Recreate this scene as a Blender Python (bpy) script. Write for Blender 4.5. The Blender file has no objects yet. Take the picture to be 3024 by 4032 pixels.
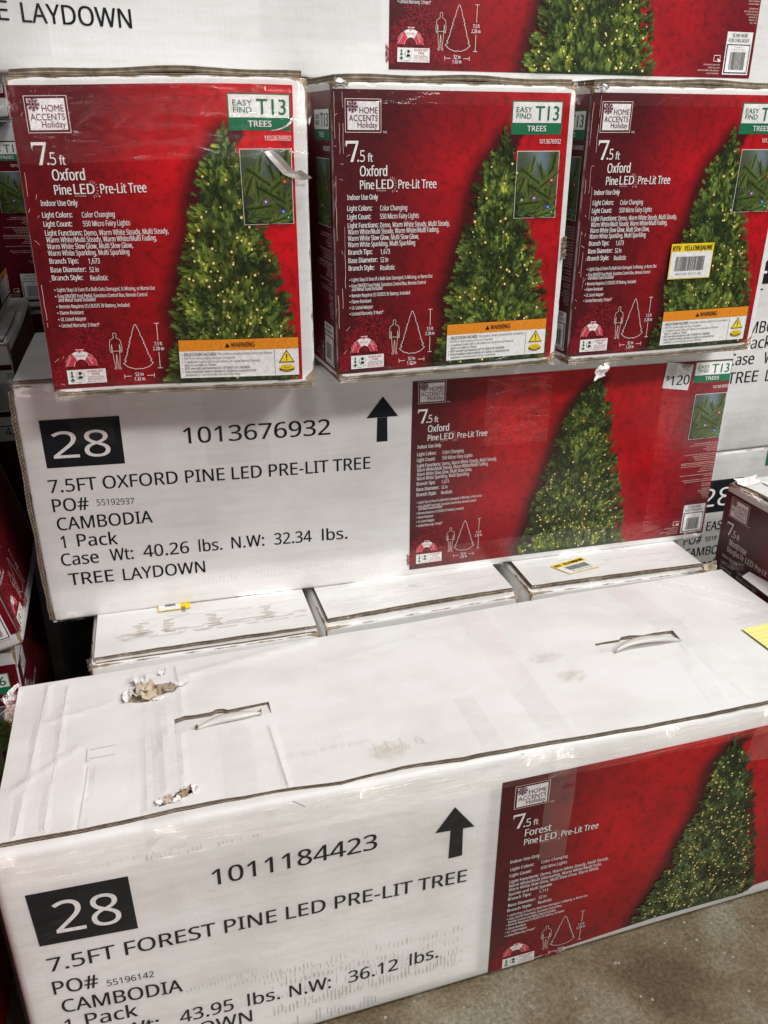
import bpy, math, random, os
from mathutils import Vector, Matrix, noise as mnoise
from mathutils.geometry import delaunay_2d_cdt
sc = bpy.context.scene
COL = sc.collection
# ------------------------------------------------------------------ camera
cd = bpy.data.cameras.new('camera'); cam = bpy.data.objects.new('camera', cd); COL.objects.link(cam)
R_ = Vector((0.957, -0.29, 0.0046)).normalized(); F_ = Vector((0.2659, 0.8709, -0.4134)).normalized()
R_ = (R_ - F_*R_.dot(F_)).normalized(); U_ = R_.cross(F_)
CAM = Vector((0.2151, -0.7816, 1.1566))
cam.matrix_world = Matrix(((R_.x, U_.x, -F_.x, CAM.x), (R_.y, U_.y, -F_.y, CAM.y), (R_.z, U_.z, -F_.z, CAM.z), (0, 0, 0, 1)))
cd.sensor_fit = 'VERTICAL'; cd.sensor_height = 36; cd.lens = 29.7356; cd.clip_start = .02; cd.clip_end = 60
sc.camera = cam
# ------------------------------------------------------------------ world and store lights
w = bpy.data.worlds.new('World'); sc.world = w; w.use_nodes = True
bg = w.node_tree.nodes['Background']; bg.inputs[0].default_value = (.93, .95, 1, 1); bg.inputs[1].default_value = .11
def area(name, loc, target, sx, sy, power, col=(1, .985, .96)):
    l = bpy.data.lights.new(name, 'AREA'); l.shape = 'RECTANGLE'; l.size = sx; l.size_y = sy; l.energy = power; l.color = col
    o = bpy.data.objects.new(name, l); COL.objects.link(o); o.location = loc
    o.rotation_euler = (Vector(target) - Vector(loc)).to_track_quat('-Z', 'Y').to_euler(); return o
area('ceiling_light', (2.5, -3.9, 4.3), (.6, 0, .5), 1.6, .5, 172)
area('ceiling_light', (1.9, -1.1, 5.4), (.8, .1, .4), 1.6, .5, 128)
area('ceiling_light', (4.0, -1.2, 4.8), (.8, .2, .5), .5, 1.4, 70)
area('ceiling_light', (-.6, -4.6, 4.8), (.4, .2, .5), .5, 1.4, 24)
sc.view_settings.view_transform = 'Standard'; sc.view_settings.look = 'None'
sc.view_settings.exposure = 0.08; sc.view_settings.gamma = 1
sc.cycles.transparent_max_bounces = 16; sc.cycles.max_bounces = 6
# ------------------------------------------------------------------ materials
def newmat(name):
    m = bpy.data.materials.new(name); m.use_nodes = True; nt = m.node_tree
    return m, nt, nt.nodes['Principled BSDF']
def N(nt, t, **kw):
    n = nt.nodes.new(t)
    for k, v in kw.items():
        if k.startswith('i_'): n.inputs[int(k[2:]) if k[2:].isdigit() else k[2:]].default_value = v
        else: setattr(n, k, v)
    return n
def L(nt, a, b): nt.links.new(a, b)
def ramp(nt, src, stops):
    r = N(nt, 'ShaderNodeValToRGB'); e = r.color_ramp.elements
    e[0].position, e[0].color = stops[0][0], (*stops[0][1], 1); e[1].position, e[1].color = stops[-1][0], (*stops[-1][1], 1)
    for p, c in stops[1:-1]:
        x = e.new(p); x.color = (*c, 1)
    L(nt, src, r.inputs[0]); return r.outputs[0]
def mixc(nt, fac, a, b, mode='MIX'):
    m = N(nt, 'ShaderNodeMix', data_type='RGBA', blend_type=mode)
    for v, i in ((fac, 0), (a, 6), (b, 7)):
        if hasattr(v, 'is_linked'): L(nt, v, m.inputs[i])
        else: m.inputs[i].default_value = v if i == 0 else (*v, 1)
    return m.outputs[2]
def ink(name, c, rough=.42, speckle=.06):
    m, nt, b = newmat(name)
    tc = N(nt, 'ShaderNodeTexCoord'); n = N(nt, 'ShaderNodeTexNoise'); n.inputs['Scale'].default_value = 260; n.inputs['Detail'].default_value = 2
    L(nt, tc.outputs['Object'], n.inputs['Vector'])
    d = tuple(x*(1-speckle*2) for x in c); e = tuple(min(1, x*(1+speckle)) for x in c)
    L(nt, ramp(nt, n.outputs[0], [(.35, d), (.65, e)]), b.inputs['Base Color'])
    if name == 'black_ink': b.inputs['Specular IOR Level'].default_value = .18
    b.inputs['Roughness'].default_value = rough; return m
def card(name, base=(.74, .737, .73), dirt=.10, bump=.25, rough=.46, rip=.04):
    m, nt, b = newmat(name)
    tc = N(nt, 'ShaderNodeTexCoord'); oc = tc.outputs['Object']
    n1 = N(nt, 'ShaderNodeTexNoise'); n1.inputs['Scale'].default_value = 5; n1.inputs['Detail'].default_value = 6; n1.inputs['Roughness'].default_value = .62; L(nt, oc, n1.inputs[0])
    mp = N(nt, 'ShaderNodeMapping'); mp.inputs['Scale'].default_value = (6, 14, 60); L(nt, oc, mp.inputs[0])
    n2 = N(nt, 'ShaderNodeTexNoise'); n2.inputs['Scale'].default_value = 1.5; n2.inputs['Detail'].default_value = 5; L(nt, mp.outputs[0], n2.inputs[0])
    k = tuple(x*(1-dirt*1.6) for x in base); k = (k[0], k[1]*.99, k[2]*.965)
    c1 = ramp(nt, n1.outputs[0], [(.30, k), (.56, base)])
    c2 = ramp(nt, n2.outputs[0], [(.3, (.93, .925, .91)), (.55, (1, 1, 1))])
    c = mixc(nt, 1.0, c1, c2, 'MULTIPLY')
    at = N(nt, 'ShaderNodeAttribute', attribute_name='wear')
    n3 = N(nt, 'ShaderNodeTexNoise'); n3.inputs['Scale'].default_value = 38; n3.inputs['Detail'].default_value = 5; L(nt, oc, n3.inputs[0])
    ma = N(nt, 'ShaderNodeMath', operation='MULTIPLY_ADD'); L(nt, at.outputs['Fac'], ma.inputs[0]); ma.inputs[1].default_value = .52; L(nt, n3.outputs[0], ma.inputs[2])
    f = ramp(nt, ma.outputs[0], [(.97, (0, 0, 0)), (1.02, (1, 1, 1))])
    c = mixc(nt, f, c, (.23, .165, .10))
    L(nt, c, b.inputs['Base Color']); b.inputs['Roughness'].default_value = rough
    # relief: board ripple and wrinkles
    w1 = N(nt, 'ShaderNodeTexWave', wave_type='BANDS', bands_direction='X'); w1.inputs['Scale'].default_value = 42; w1.inputs['Distortion'].default_value = 1.2; w1.inputs['Detail'].default_value = 2; L(nt, oc, w1.inputs[0])
    n4 = N(nt, 'ShaderNodeTexNoise'); n4.inputs['Scale'].default_value = 16; n4.inputs['Detail'].default_value = 7; n4.inputs['Roughness'].default_value = .6; L(nt, oc, n4.inputs[0])
    b1 = N(nt, 'ShaderNodeBump'); b1.inputs['Strength'].default_value = rip; b1.inputs['Distance'].default_value = .0006; L(nt, w1.outputs['Fac'], b1.inputs['Height'])
    b2 = N(nt, 'ShaderNodeBump'); b2.inputs['Strength'].default_value = bump; b2.inputs['Distance'].default_value = .006; L(nt, n4.outputs[0], b2.inputs['Height']); L(nt, b1.outputs[0], b2.inputs['Normal'])
    L(nt, b2.outputs[0], b.inputs['Normal'])
    return m
def vcol(name, rough=.38, mottle=0.0, bump=0.0):
    m, nt, b = newmat(name)
    at = N(nt, 'ShaderNodeAttribute', attribute_name='Col'); c = at.outputs['Color']
    tc = N(nt, 'ShaderNodeTexCoord'); oc = tc.outputs['Object']
    if mottle:
        n = N(nt, 'ShaderNodeTexNoise'); n.inputs['Scale'].default_value = 75; n.inputs['Detail'].default_value = 9; n.inputs['Roughness'].default_value = .72; L(nt, oc, n.inputs[0])
        c = mixc(nt, 1.0, c, ramp(nt, n.outputs[0], [(.36, (1-mottle, .55*(1-mottle), .6*(1-mottle))), (.52, (1, 1, 1)), (.70, (1.0, 1.0, 1.0))]), 'MULTIPLY')
        n5 = N(nt, 'ShaderNodeTexNoise'); n5.inputs['Scale'].default_value = 9; n5.inputs['Detail'].default_value = 3; L(nt, oc, n5.inputs[0])
        c = mixc(nt, 1.0, c, ramp(nt, n5.outputs[0], [(.36, (.72, .7, .78)), (.60, (1, 1, 1))]), 'MULTIPLY')
    if bump:
        n4 = N(nt, 'ShaderNodeTexNoise'); n4.inputs['Scale'].default_value = 13; n4.inputs['Detail'].default_value = 5; L(nt, oc, n4.inputs[0])
        b2 = N(nt, 'ShaderNodeBump'); b2.inputs['Strength'].default_value = bump; b2.inputs['Distance'].default_value = .005; L(nt, n4.outputs[0], b2.inputs['Height']); L(nt, b2.outputs[0], b.inputs['Normal'])
    if rough > .7: b.inputs['Specular IOR Level'].default_value = .12
    L(nt, c, b.inputs['Base Color']); b.inputs['Roughness'].default_value = rough; return m
def film(name, haze=.05, gl=.5, scale=(30, 30, 30), strength=.6, tint=(.9, .9, .9), thru=1.0, rg=.13):
    m, nt, b = newmat(name); nt.nodes.remove(b)
    out = nt.nodes['Material Output']
    tr = N(nt, 'ShaderNodeBsdfTransparent'); tr.inputs[0].default_value = (thru, thru, thru, 1); g = N(nt, 'ShaderNodeBsdfGlossy'); g.inputs['Roughness'].default_value = rg; d = N(nt, 'ShaderNodeBsdfDiffuse'); d.inputs[0].default_value = (*tint, 1)
    tc = N(nt, 'ShaderNodeTexCoord'); mp = N(nt, 'ShaderNodeMapping'); mp.inputs['Scale'].default_value = scale; L(nt, tc.outputs['Object'], mp.inputs[0])
    n = N(nt, 'ShaderNodeTexNoise'); n.inputs['Scale'].default_value = 1; n.inputs['Detail'].default_value = 5; n.inputs['Distortion'].default_value = .8; L(nt, mp.outputs[0], n.inputs[0])
    bp = N(nt, 'ShaderNodeBump'); bp.inputs['Strength'].default_value = strength; bp.inputs['Distance'].default_value = .01; L(nt, n.outputs[0], bp.inputs['Height']); L(nt, bp.outputs[0], g.inputs['Normal'])
    fr = N(nt, 'ShaderNodeFresnel'); fr.inputs[0].default_value = 1.45; L(nt, bp.outputs[0], fr.inputs['Normal'])
    mu = N(nt, 'ShaderNodeMath', operation='MULTIPLY_ADD'); L(nt, fr.outputs[0], mu.inputs[0]); mu.inputs[1].default_value = gl; mu.inputs[2].default_value = 0.0
    L(nt, mu.outputs[0], g.inputs[0]); m1 = N(nt, 'ShaderNodeAddShader'); L(nt, tr.outputs[0], m1.inputs[0]); L(nt, g.outputs[0], m1.inputs[1])
    n6 = N(nt, 'ShaderNodeTexNoise'); n6.inputs['Scale'].default_value = 2.3; n6.inputs['Detail'].default_value = 4; L(nt, mp.outputs[0], n6.inputs[0])
    hz = N(nt, 'ShaderNodeMath', operation='MULTIPLY'); L(nt, n6.outputs[0], hz.inputs[0]); hz.inputs[1].default_value = haze*2
    m2 = N(nt, 'ShaderNodeMixShader'); L(nt, hz.outputs[0], m2.inputs[0]); L(nt, m1.outputs[0], m2.inputs[1]); L(nt, d.outputs[0], m2.inputs[2])
    L(nt, m2.outputs[0], out.inputs[0]); return m
def corr(name, fl=True, lo=(.17, .13, .09), hi=(.40, .32, .23)):
    m, nt, b = newmat(name); uv = N(nt, 'ShaderNodeUVMap', uv_map='UVMap'); sp = N(nt, 'ShaderNodeSeparateXYZ'); L(nt, uv.outputs[0], sp.inputs[0])
    def M(op, a, bb=None, c=None):
        n = N(nt, 'ShaderNodeMath', operation=op)
        for i, v in enumerate((a, bb, c)):
            if v is None: continue
            if hasattr(v, 'is_linked'): L(nt, v, n.inputs[i])
            else: n.inputs[i].default_value = v
        return n.outputs[0]
    # v in metres across the board, u along it: liner / sine flute / liner every 4.2 mm
    v = M('DIVIDE', sp.outputs[1], .0042); fv = M('FRACT', v)
    wv = M('MULTIPLY_ADD', M('SINE', M('MULTIPLY', sp.outputs[0], 950.0)), .30, .5)
    dist = M('ABSOLUTE', M('SUBTRACT', fv, wv)); flute = M('LESS_THAN', dist, .16)
    line = M('MAXIMUM', M('LESS_THAN', fv, .16), M('GREATER_THAN', fv, .86)); f = M('MAXIMUM', flute, line) if fl else M('MAXIMUM', line, .35)
    n = N(nt, 'ShaderNodeTexNoise'); n.inputs['Scale'].default_value = 90; n.inputs['Detail'].default_value = 3
    tc = N(nt, 'ShaderNodeTexCoord'); L(nt, tc.outputs['Object'], n.inputs[0])
    br = ramp(nt, n.outputs[0], [(.3, lo), (.7, hi)])
    L(nt, mixc(nt, f, (.035, .026, .018), br), b.inputs['Base Color']); b.inputs['Roughness'].default_value = .85; return m
M = dict(card=card('white_card'), card2=card('white_card_worn', (.70, .695, .68), .16, .35), carddim=card('white_card_shaded', (.60, .60, .60), .2, .4),  # carddim: the same white card, shade of the left stack put into its colour
    lid=card('white_lid_card', (.77, .77, .768), .07, .22, .42, .03),
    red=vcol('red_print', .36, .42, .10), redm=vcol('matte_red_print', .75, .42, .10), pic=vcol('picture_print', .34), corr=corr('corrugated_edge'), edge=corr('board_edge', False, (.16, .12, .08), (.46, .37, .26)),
    white=ink('white_ink', (.78, .77, .76)), cream=ink('cream_ink', (.80, .66, .58)), black=ink('black_ink', (.008, .009, .012), .62, .0), grey=ink('grey_ink', (.20, .20, .21)),
    lgrey=ink('light_grey_ink', (.50, .50, .50)), pale=ink('scuff_grey', (.45, .43, .40)), faint=ink('faint_mark', (.66, .655, .64)), maroon=ink('maroon_ink', (.13, .008, .045)), green=ink('green_ink', (.004, .15, .06)), orange=ink('orange_ink', (.72, .24, .012)),
    yellow=ink('yellow_ink', (.86, .62, .02)), pink=ink('pink_ink', (.56, .035, .07)), redtxt=ink('red_ink', (.50, .02, .05)), flake=ink('snowflake_ink', (.27, .006, .014)), navy=ink('navy_ink', (.02, .025, .09)),
    tag=ink('silver_sticker', (.68, .68, .69), .3), dkgrey=ink('dark_grey_ink', (.12, .12, .12)), stain=ink('brown_scuff', (.40, .30, .19)), stainy=ink('yellow_stain', (.66, .60, .44)),
    paper=card('torn_paper', (.80, .79, .77), .05, .3, .6), kraft=card('kraft_paper', (.38, .28, .18), .35, .8, .8), beige=card('beige_paper', (.55, .47, .35), .2, .6, .75),
    note=ink('yellow_note', (.83, .80, .28), .7, .02), noteline=ink('note_rule', (.42, .42, .25)), pencil=ink('pen_line', (.07, .07, .06)),
    film=film('clear_film', .006, .75, (18, 40, 40), .5), film2=film('taut_film', .004, 1.1, (14, 70, 70), .7, rg=.06), tape=film('clear_tape', .018, .12, (8, 25, 25), .25, (.60, .60, .60), .955), bunch=film('bunched_film', .06, 1.2, (60, 60, 60), .9, (.58, .57, .55)),
    needle=ink('green_needle', (.10, .20, .04)), dark=ink('dark_plastic', (.01, .01, .013), .4))
mm, nt, b = newmat('milky_plastic'); b.inputs['Base Color'].default_value = (.80, .79, .74, 1); b.inputs['Roughness'].default_value = .32; b.inputs['Transmission Weight'].default_value = .35; M['strap'] = mm
def tape_with(): pass
# ------------------------------------------------------------------ mesh helpers
def link(o, parent=None):
    COL.objects.link(o)
    if parent: o.parent = parent
    return o
def mesh_obj(name, verts, faces, mats, parent=None, fm=None, uv=None, col=None, smooth=False, wear=None):
    me = bpy.data.meshes.new(name); me.from_pydata([tuple(v) for v in verts], [], faces)
    for m in mats: me.materials.append(m)
    if fm: me.polygons.foreach_set('material_index', fm)
    if uv:
        l = me.uv_layers.new(name='UVMap')
        for p in me.polygons:
            for li in p.loop_indices: l.data[li].uv = uv[me.loops[li].vertex_index]
    if col:
        a = me.attributes.new('Col', 'FLOAT_COLOR', 'POINT'); a.data.foreach_set('color', [c for v in col for c in (v[0], v[1], v[2], 1.0)])
    if wear:
        a = me.attributes.new('wear', 'FLOAT', 'POINT'); a.data.foreach_set('value', wear)
    if smooth: me.polygons.foreach_set('use_smooth', [True]*len(me.polygons))
    me.update(); o = bpy.data.objects.new(name, me); return link(o, parent)
FONTS = {}
def font(kind):
    if kind == 'hum': return None            # the built-in face, close to the logo's humanist one
    if 'f' not in FONTS:
        f = None
        for nm in ('NotoSansMath-Regular.woff2', 'Noto Sans CJK Regular.woff2'):
            try: f = bpy.data.fonts.load(os.path.join(bpy.utils.resource_path('LOCAL'), 'datafiles', 'fonts', nm)); break
            except Exception: pass
        FONTS['f'] = f
    return FONTS['f']
TC = {}
def text_mesh(s, kind='sans'):
    k = (s, kind)
    if k not in TC:
        c = bpy.data.curves.new('t', 'FONT'); c.body = s
        if font(kind): c.font = font(kind)
        c.resolution_u = 3
        o = bpy.data.objects.new('t', c); me = bpy.data.meshes.new_from_object(o)
        v = [(p.co.x, p.co.y) for p in me.vertices]; f = [tuple(p.vertices) for p in me.polygons]
        bpy.data.objects.remove(o); bpy.data.meshes.remove(me); bpy.data.curves.remove(c)
        # merge the edge into an indexed, subdivided triangle list later
        TC[k] = (v, f)
    return TC[k]
def caph(kind): return max(v[1] for v in text_mesh('H', kind)[0])
class Box:
    """a carton: an Empty at its base, everything in its own space (x right, y back, z up), gently warped"""
    def __init__(s, name, label, group, loc, yaw, W, D, H, cor=None, amp=.0012, seed=0, roll=0, cat='carton'):
        s.W, s.D, s.H, s.cor, s.amp = W, D, H, cor or {}, amp
        e = bpy.data.objects.new(name, None); e.empty_display_size = .1; link(e)
        e.location = loc; e.rotation_euler = (0, roll, yaw); e['label'] = label; e['category'] = cat
        if group: e['group'] = group
        s.e = e; rn = random.Random(seed); s.rn = rn
        s.ph = [(Vector((rn.uniform(-1, 1), rn.uniform(-1, 1), rn.uniform(-1, 1))).normalized()*rn.uniform(9, 20), rn.uniform(0, 6.28), Vector((rn.uniform(-1, 1), rn.uniform(-1, 1), rn.uniform(-1, 1)))) for _ in range(4)]
    def corner(s, P):
        d = Vector((0, 0, 0)); u, v, w = P[0]/s.W, P[1]/s.D, P[2]/s.H
        for (a, b, c), o in s.cor.items():
            k = (u if a else 1-u)*(v if b else 1-v)*(w if c else 1-w); d += Vector(o)*k
        return d
    def warp(s, P):
        P = Vector(P); q = P + s.corner(P)
        for k, ph, a in s.ph: q += a*(s.amp*math.sin(k.dot(P)+ph))
        return q
    def body(s, name='carton_body', mat='card', r=.006, zb=0.0, zt=None, step=.014, wear=1.0, skip_top=None):
        zt = s.H if zt is None else zt
        lo, hi = (0, 0, zb), (s.W, s.D, zt)
        def lin(a, b):
            n = max(2, int((b-a-2*r)/step)); L_ = [a, a+r*.3, a+r*.65]
            return L_ + [a+r+(b-a-2*r)*i/n for i in range(n+1)] + [b-r*.65, b-r*.3, b]
        g = [lin(lo[i], hi[i]) for i in range(3)]
        V = {}; vs = []; wr = []; F = []
        def vid(p):
            k = tuple(round(c, 5) for c in p)
            if k not in V:
                q = Vector(p); c = Vector([min(max(q[i], lo[i]+r), hi[i]-r) for i in range(3)]); d = q-c
                if d.length > 1e-9: q = c + d.normalized()*r
                e = sorted([min(p[i]-lo[i], hi[i]-p[i]) for i in range(3)])
                wv = max(0, 1-(e[0]+e[1])/.007) + .9*max(0, 1-(e[0]+e[1]+e[2])/.035)
                V[k] = len(vs); vs.append(s.warp(q)); wr.append(min(1.35, wv*wear))
            return V[k]
        for ax in range(3):
            a, b_ = [i for i in range(3) if i != ax]
            for side in (0, 1):
                for i in range(len(g[a])-1):
                    for j in range(len(g[b_])-1):
                        if ax == 2 and side == 1 and skip_top and skip_top((g[a][i]+g[a][i+1])/2, (g[b_][j]+g[b_][j+1])/2): continue
                        q = []
                        for (ii, jj) in ((i, j), (i+1, j), (i+1, j+1), (i, j+1)):
                            p = [0, 0, 0]; p[ax] = (lo, hi)[side][ax]; p[a] = g[a][ii]; p[b_] = g[b_][jj]; q.append(vid(p))
                        if (side == 0) != (ax == 1): q.reverse()
                        F.append(q)
        return mesh_obj(name, vs, F, [M[mat]], s.e, smooth=True, wear=wr)
    def slab(s, name, outline, z0, z1, holes=(), mat='lid', grid=.02, bulge=None, edge='edge'):
        """a sheet of board with a cut edge: outline and holes in x,y; sides carry the corrugation"""
        pts = []; edges = []; loops = []
        for lp in [outline]+list(holes):
            dense = []
            for i in range(len(lp)):
                a, b_ = Vector(lp[i]), Vector(lp[(i+1) % len(lp)]); n = max(1, int((b_-a).length/.015))
                dense += [a.lerp(b_, t/n) for t in range(n)]
            st = len(pts); pts += dense; n = len(dense); edges += [(st+i, st+(i+1) % n) for i in range(n)]; loops.append((st, n))
        def inside(p, lp):
            c = False; n = len(lp)
            for i in range(n):
                x1, y1 = lp[i][0], lp[i][1]; x2, y2 = lp[(i+1) % n][0], lp[(i+1) % n][1]
                if (y1 > p[1]) != (y2 > p[1]) and p[0] < (x2-x1)*(p[1]-y1)/(y2-y1)+x1: c = not c
            return c
        xs = [p[0] for p in outline]; ys = [p[1] for p in outline]
        x = min(xs)+grid/2
        while x < max(xs):
            y = min(ys)+grid/2
            while y < max(ys):
                if inside((x, y), outline) and not any(inside((x, y), h) for h in holes): pts.append(Vector((x+random.uniform(-.001, .001), y)))
                y += grid
            x += grid
        nv, _, nf, _, _, _ = delaunay_2d_cdt([Vector(p[:2]) for p in pts], edges, [], 0, 1e-6)
        tri = [f for f in nf if inside(sum((nv[i] for i in f), Vector((0, 0)))/len(f), outline) and not any(inside(sum((nv[i] for i in f), Vector((0, 0)))/len(f), h) for h in holes)]
        bz = bulge or (lambda x, y: 0)
        n = len(nv); vs = [s.warp((p[0], p[1], z1+bz(p[0], p[1]))) for p in nv]; fs = [list(f) for f in tri]; fm = [0]*len(fs); uv = [(0, 0)]*n
        for st, cnt in loops:
            base = len(vs); u = 0
            for i in range(cnt+1):
                p = pts[st+i % cnt]
                if i: u += (Vector(p)-Vector(pts[st+(i-1) % cnt])).length
                vs += [s.warp((p[0], p[1], z1+bz(p[0], p[1]))), s.warp((p[0], p[1], z0+bz(p[0], p[1])))]; uv += [(u, 0.0), (u, z1-z0)]
            for i in range(cnt): fs.append([base+2*i, base+2*i+1, base+2*i+3, base+2*i+2]); fm.append(1)
        return mesh_obj(name, vs, fs, [M[mat], M[edge]], s.e, fm, uv, wear=[0.0]*len(vs))
# ------------------------------------------------------------------ flat print
def affine(sx=1, ox=0, sy=1, oy=0): return lambda x, y: (x*sx+ox, y*sy+oy)
ID = affine()
def compose(f, g): return lambda x, y: f(*g(x, y))
class Art:
    def __init__(s, box, face, T=ID, base=.0005, parent=None):
        s.b, s.T, s.base, s.parent = box, T, base, parent or box.e
        W, D, H = box.W, box.D, box.H
        s.map = {'front': lambda X, Y, o: (X, -o, Y), 'left': lambda X, Y, o: (-o, D-X, Y), 'leftc': lambda X, Y, o: (-o, 1.2244-X, Y), 'right': lambda X, Y, o: (W+o, X, Y), 'top': lambda X, Y, o: (X, Y, H+o)}[face]
        s.bk = {}
    def P(s, x, y, layer): X, Y = s.T(x, y); return s.b.warp(s.map(X, Y, s.base+layer*.00035))
    def add(s, sub, verts, faces, mat, layer, cols=None):
        v, f, fm, ms, c = s.bk.setdefault(sub, ([], [], [], [], []))
        if mat not in ms: ms.append(mat)
        k = ms.index(mat); o = len(v); v += [s.P(x, y, layer) for x, y in verts]; f += [tuple(i+o for i in q) for q in faces]; fm += [k]*len(faces)
        c += cols if cols else [(1, 1, 1)]*len(verts)
    def rect(s, sub, x0, y0, x1, y1, mat, layer, cf=None, step=.012):
        nx = max(1, math.ceil(abs(x1-x0)/step)); ny = max(1, math.ceil(abs(y1-y0)/step)); v = []; cols = []
        for j in range(ny+1):
            for i in range(nx+1):
                p = (x0+(x1-x0)*i/nx, y0+(y1-y0)*j/ny); v.append(p); cols.append(cf(*p) if cf else (1, 1, 1))
        f = [(j*(nx+1)+i, j*(nx+1)+i+1, (j+1)*(nx+1)+i+1, (j+1)*(nx+1)+i) for j in range(ny) for i in range(nx)]
        s.add(sub, v, f, mat, layer, cols)
    def quad(s, sub, q, mat, layer, n=10, cf=None):
        a, b, c, d = q; v = []; cols = []
        for j in range(n+1):
            for i in range(n+1):
                u, t = i/n, j/n; p = tuple((a[k]*(1-u)+b[k]*u)*(1-t)+(d[k]*(1-u)+c[k]*u)*t for k in (0, 1)); v.append(p); cols.append(cf(*p) if cf else (1, 1, 1))
        s.add(sub, v, [(j*(n+1)+i, j*(n+1)+i+1, (j+1)*(n+1)+i+1, (j+1)*(n+1)+i) for j in range(n) for i in range(n)], mat, layer, cols)
    def poly(s, sub, pts, mat, layer, cols=None): s.add(sub, list(pts), [tuple(range(len(pts)))], mat, layer, cols)
    def circ(s, sub, x, y, r, mat, layer, n=14, col=None, ry=None):
        s.poly(sub, [(x+r*math.cos(6.2832*i/n), y+(ry or r)*math.sin(6.2832*i/n)) for i in range(n)], mat, layer, [col]*n if col else None)
    def stroke(s, sub, pts, w, mat, layer, closed=False, col=None):
        if closed: pts = list(pts)+[pts[0]]
        for a, b in zip(pts[:-1], pts[1:]):
            dx, dy = b[0]-a[0], b[1]-a[1]; l = math.hypot(dx, dy) or 1e-9; nx, ny = -dy/l*w/2, dx/l*w/2; ex, ey = dx/l*w*.3, dy/l*w*.3
            n = max(1, int(l/.012)); v = []
            for i in range(n+1):
                t = i/n; px, py = a[0]-ex+(dx+2*ex)*t, a[1]-ey+(dy+2*ey)*t; v += [(px+nx, py+ny), (px-nx, py-ny)]
            s.add(sub, v, [(2*i, 2*i+1, 2*i+3, 2*i+2) for i in range(n)], mat, layer, [col]*len(v) if col else None)
    def frame(s, sub, x0, y0, x1, y1, w, mat, layer): s.stroke(sub, [(x0, y0), (x1, y0), (x1, y1), (x0, y1)], w, mat, layer, True)
    def text(s, sub, t, x0, x1, y, cap, mat, layer=2, bold=0.0, y1=None, rot=None, kind=None, again=True):
        kind = kind or ('hum' if sub in ('brand_logo', 'aisle_tag') else 'sans')
        if bold > .001 and again:      # a heavier face: overprinted a hair to either side
            d = cap*(.035 if bold < .012 else .055); yy = None if y1 is None else y1
            s.text(sub, t, x0-d*.3, x1-d, y, cap, mat, layer+.12, 0, yy, rot, kind, False); x0 += d*.4
        v, f = text_mesh(t, kind); xs = [p[0] for p in v]; a, b_ = min(xs), max(xs); k = cap/caph(kind); dy = 0 if y1 is None else y1-y
        if rot is None: V = [(x0+(p[0]-a)/(b_-a)*(x1-x0), y+p[1]*k+dy*(p[0]-a)/(b_-a)) for p in v]
        else:
            ca, sa = math.cos(rot), math.sin(rot); V = []
            for p in v:
                X = (p[0]-a)/(b_-a)*(x1-x0)-(x1-x0)/2; Y = p[1]*k; V.append((x0+(x1-x0)/2+X*ca-Y*sa, y+X*sa+Y*ca))
        if cap > .015:      # long triangles follow the board
            for _ in range(3):
                mid = {}; nf = []; V = list(V)
                def md(i, j):
                    kk = (min(i, j), max(i, j))
                    if kk not in mid: mid[kk] = len(V); V.append(((V[i][0]+V[j][0])/2, (V[i][1]+V[j][1])/2))
                    return mid[kk]
                split = {}
                tris = [q for g in f for q in [(g[0], g[i], g[i+1]) for i in range(1, len(g)-1)]]
                for q in tris:
                    e = [math.dist(V[q[i]], V[q[(i+1) % 3]]) > .012 for i in range(3)]
                    if all(e): m = [md(q[i], q[(i+1) % 3]) for i in range(3)]; nf += [(q[0], m[0], m[2]), (m[0], q[1], m[1]), (m[2], m[1], q[2]), (m[0], m[1], m[2])]
                    elif any(e):
                        i = max(range(3), key=lambda i: math.dist(V[q[i]], V[q[(i+1) % 3]])); m = md(q[i], q[(i+1) % 3]); nf += [(q[i], m, q[(i+2) % 3]), (m, q[(i+1) % 3], q[(i+2) % 3])]
                    else: nf.append(q)
                f = nf
        s.add(sub, V, f, mat, layer)
    def flush(s, first=None):
        out = {}
        for sub, (v, f, fm, ms, c) in s.bk.items():
            par = out.get(first) if (first and sub != first) else s.parent
            out[sub] = mesh_obj(sub.split('#')[0], v, f, [M[m] for m in ms], par, fm, col=c)
            if sub in ('crease_lines', 'fold_cracks', 'scuff_marks', 'scuff_lines', 'snowflake_print'): out[sub]['kind'] = 'stuff'
        s.bk = {}; return out
def lerp3(a, b, t): return tuple(a[i]+(b[i]-a[i])*t for i in range(3))
def sst(a, b, x): t = min(1, max(0, (x-a)/(b-a))); return t*t*(3-2*t)
def prof(pts, y):
    pts = sorted(pts, key=lambda p: p[1])
    if y <= pts[0][1]: return pts[0][0]
    for a, b in zip(pts[:-1], pts[1:]):
        if y <= b[1]: return a[0]+(b[0]-a[0])*(y-a[1])/(b[1]-a[1]+1e-9)
    return pts[-1][0]
def panel_colour(x0, xf, profL, apex, y0=0, y1=.4, dk=(.092, .003, .007), br=(.52, .003, .009)):
    def f(x, y):
        t = sst(x0, xf, x); v = (sst(y0-.05, y1*.55, y)*.55+.45)*(1-.35*sst(y1*.72, y1, y)*(1-sst(x0+.1, xf+.1, x))); c = lerp3(dk, br, t*v)
        c = lerp3(c, (.05, .002, .009), .5*sst(y1-.10, y1+.02, y)*(1-t))
        if y < apex[1]+.03:
            d = prof(profL, y)-x; k = 1-sst(.003, .032, d) if d > -.03 else 0
            c = lerp3(c, (.028, .001, .003), .92*k*(1-sst(apex[1]-.01, apex[1]+.02, y)))
        return c
    return f
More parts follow.
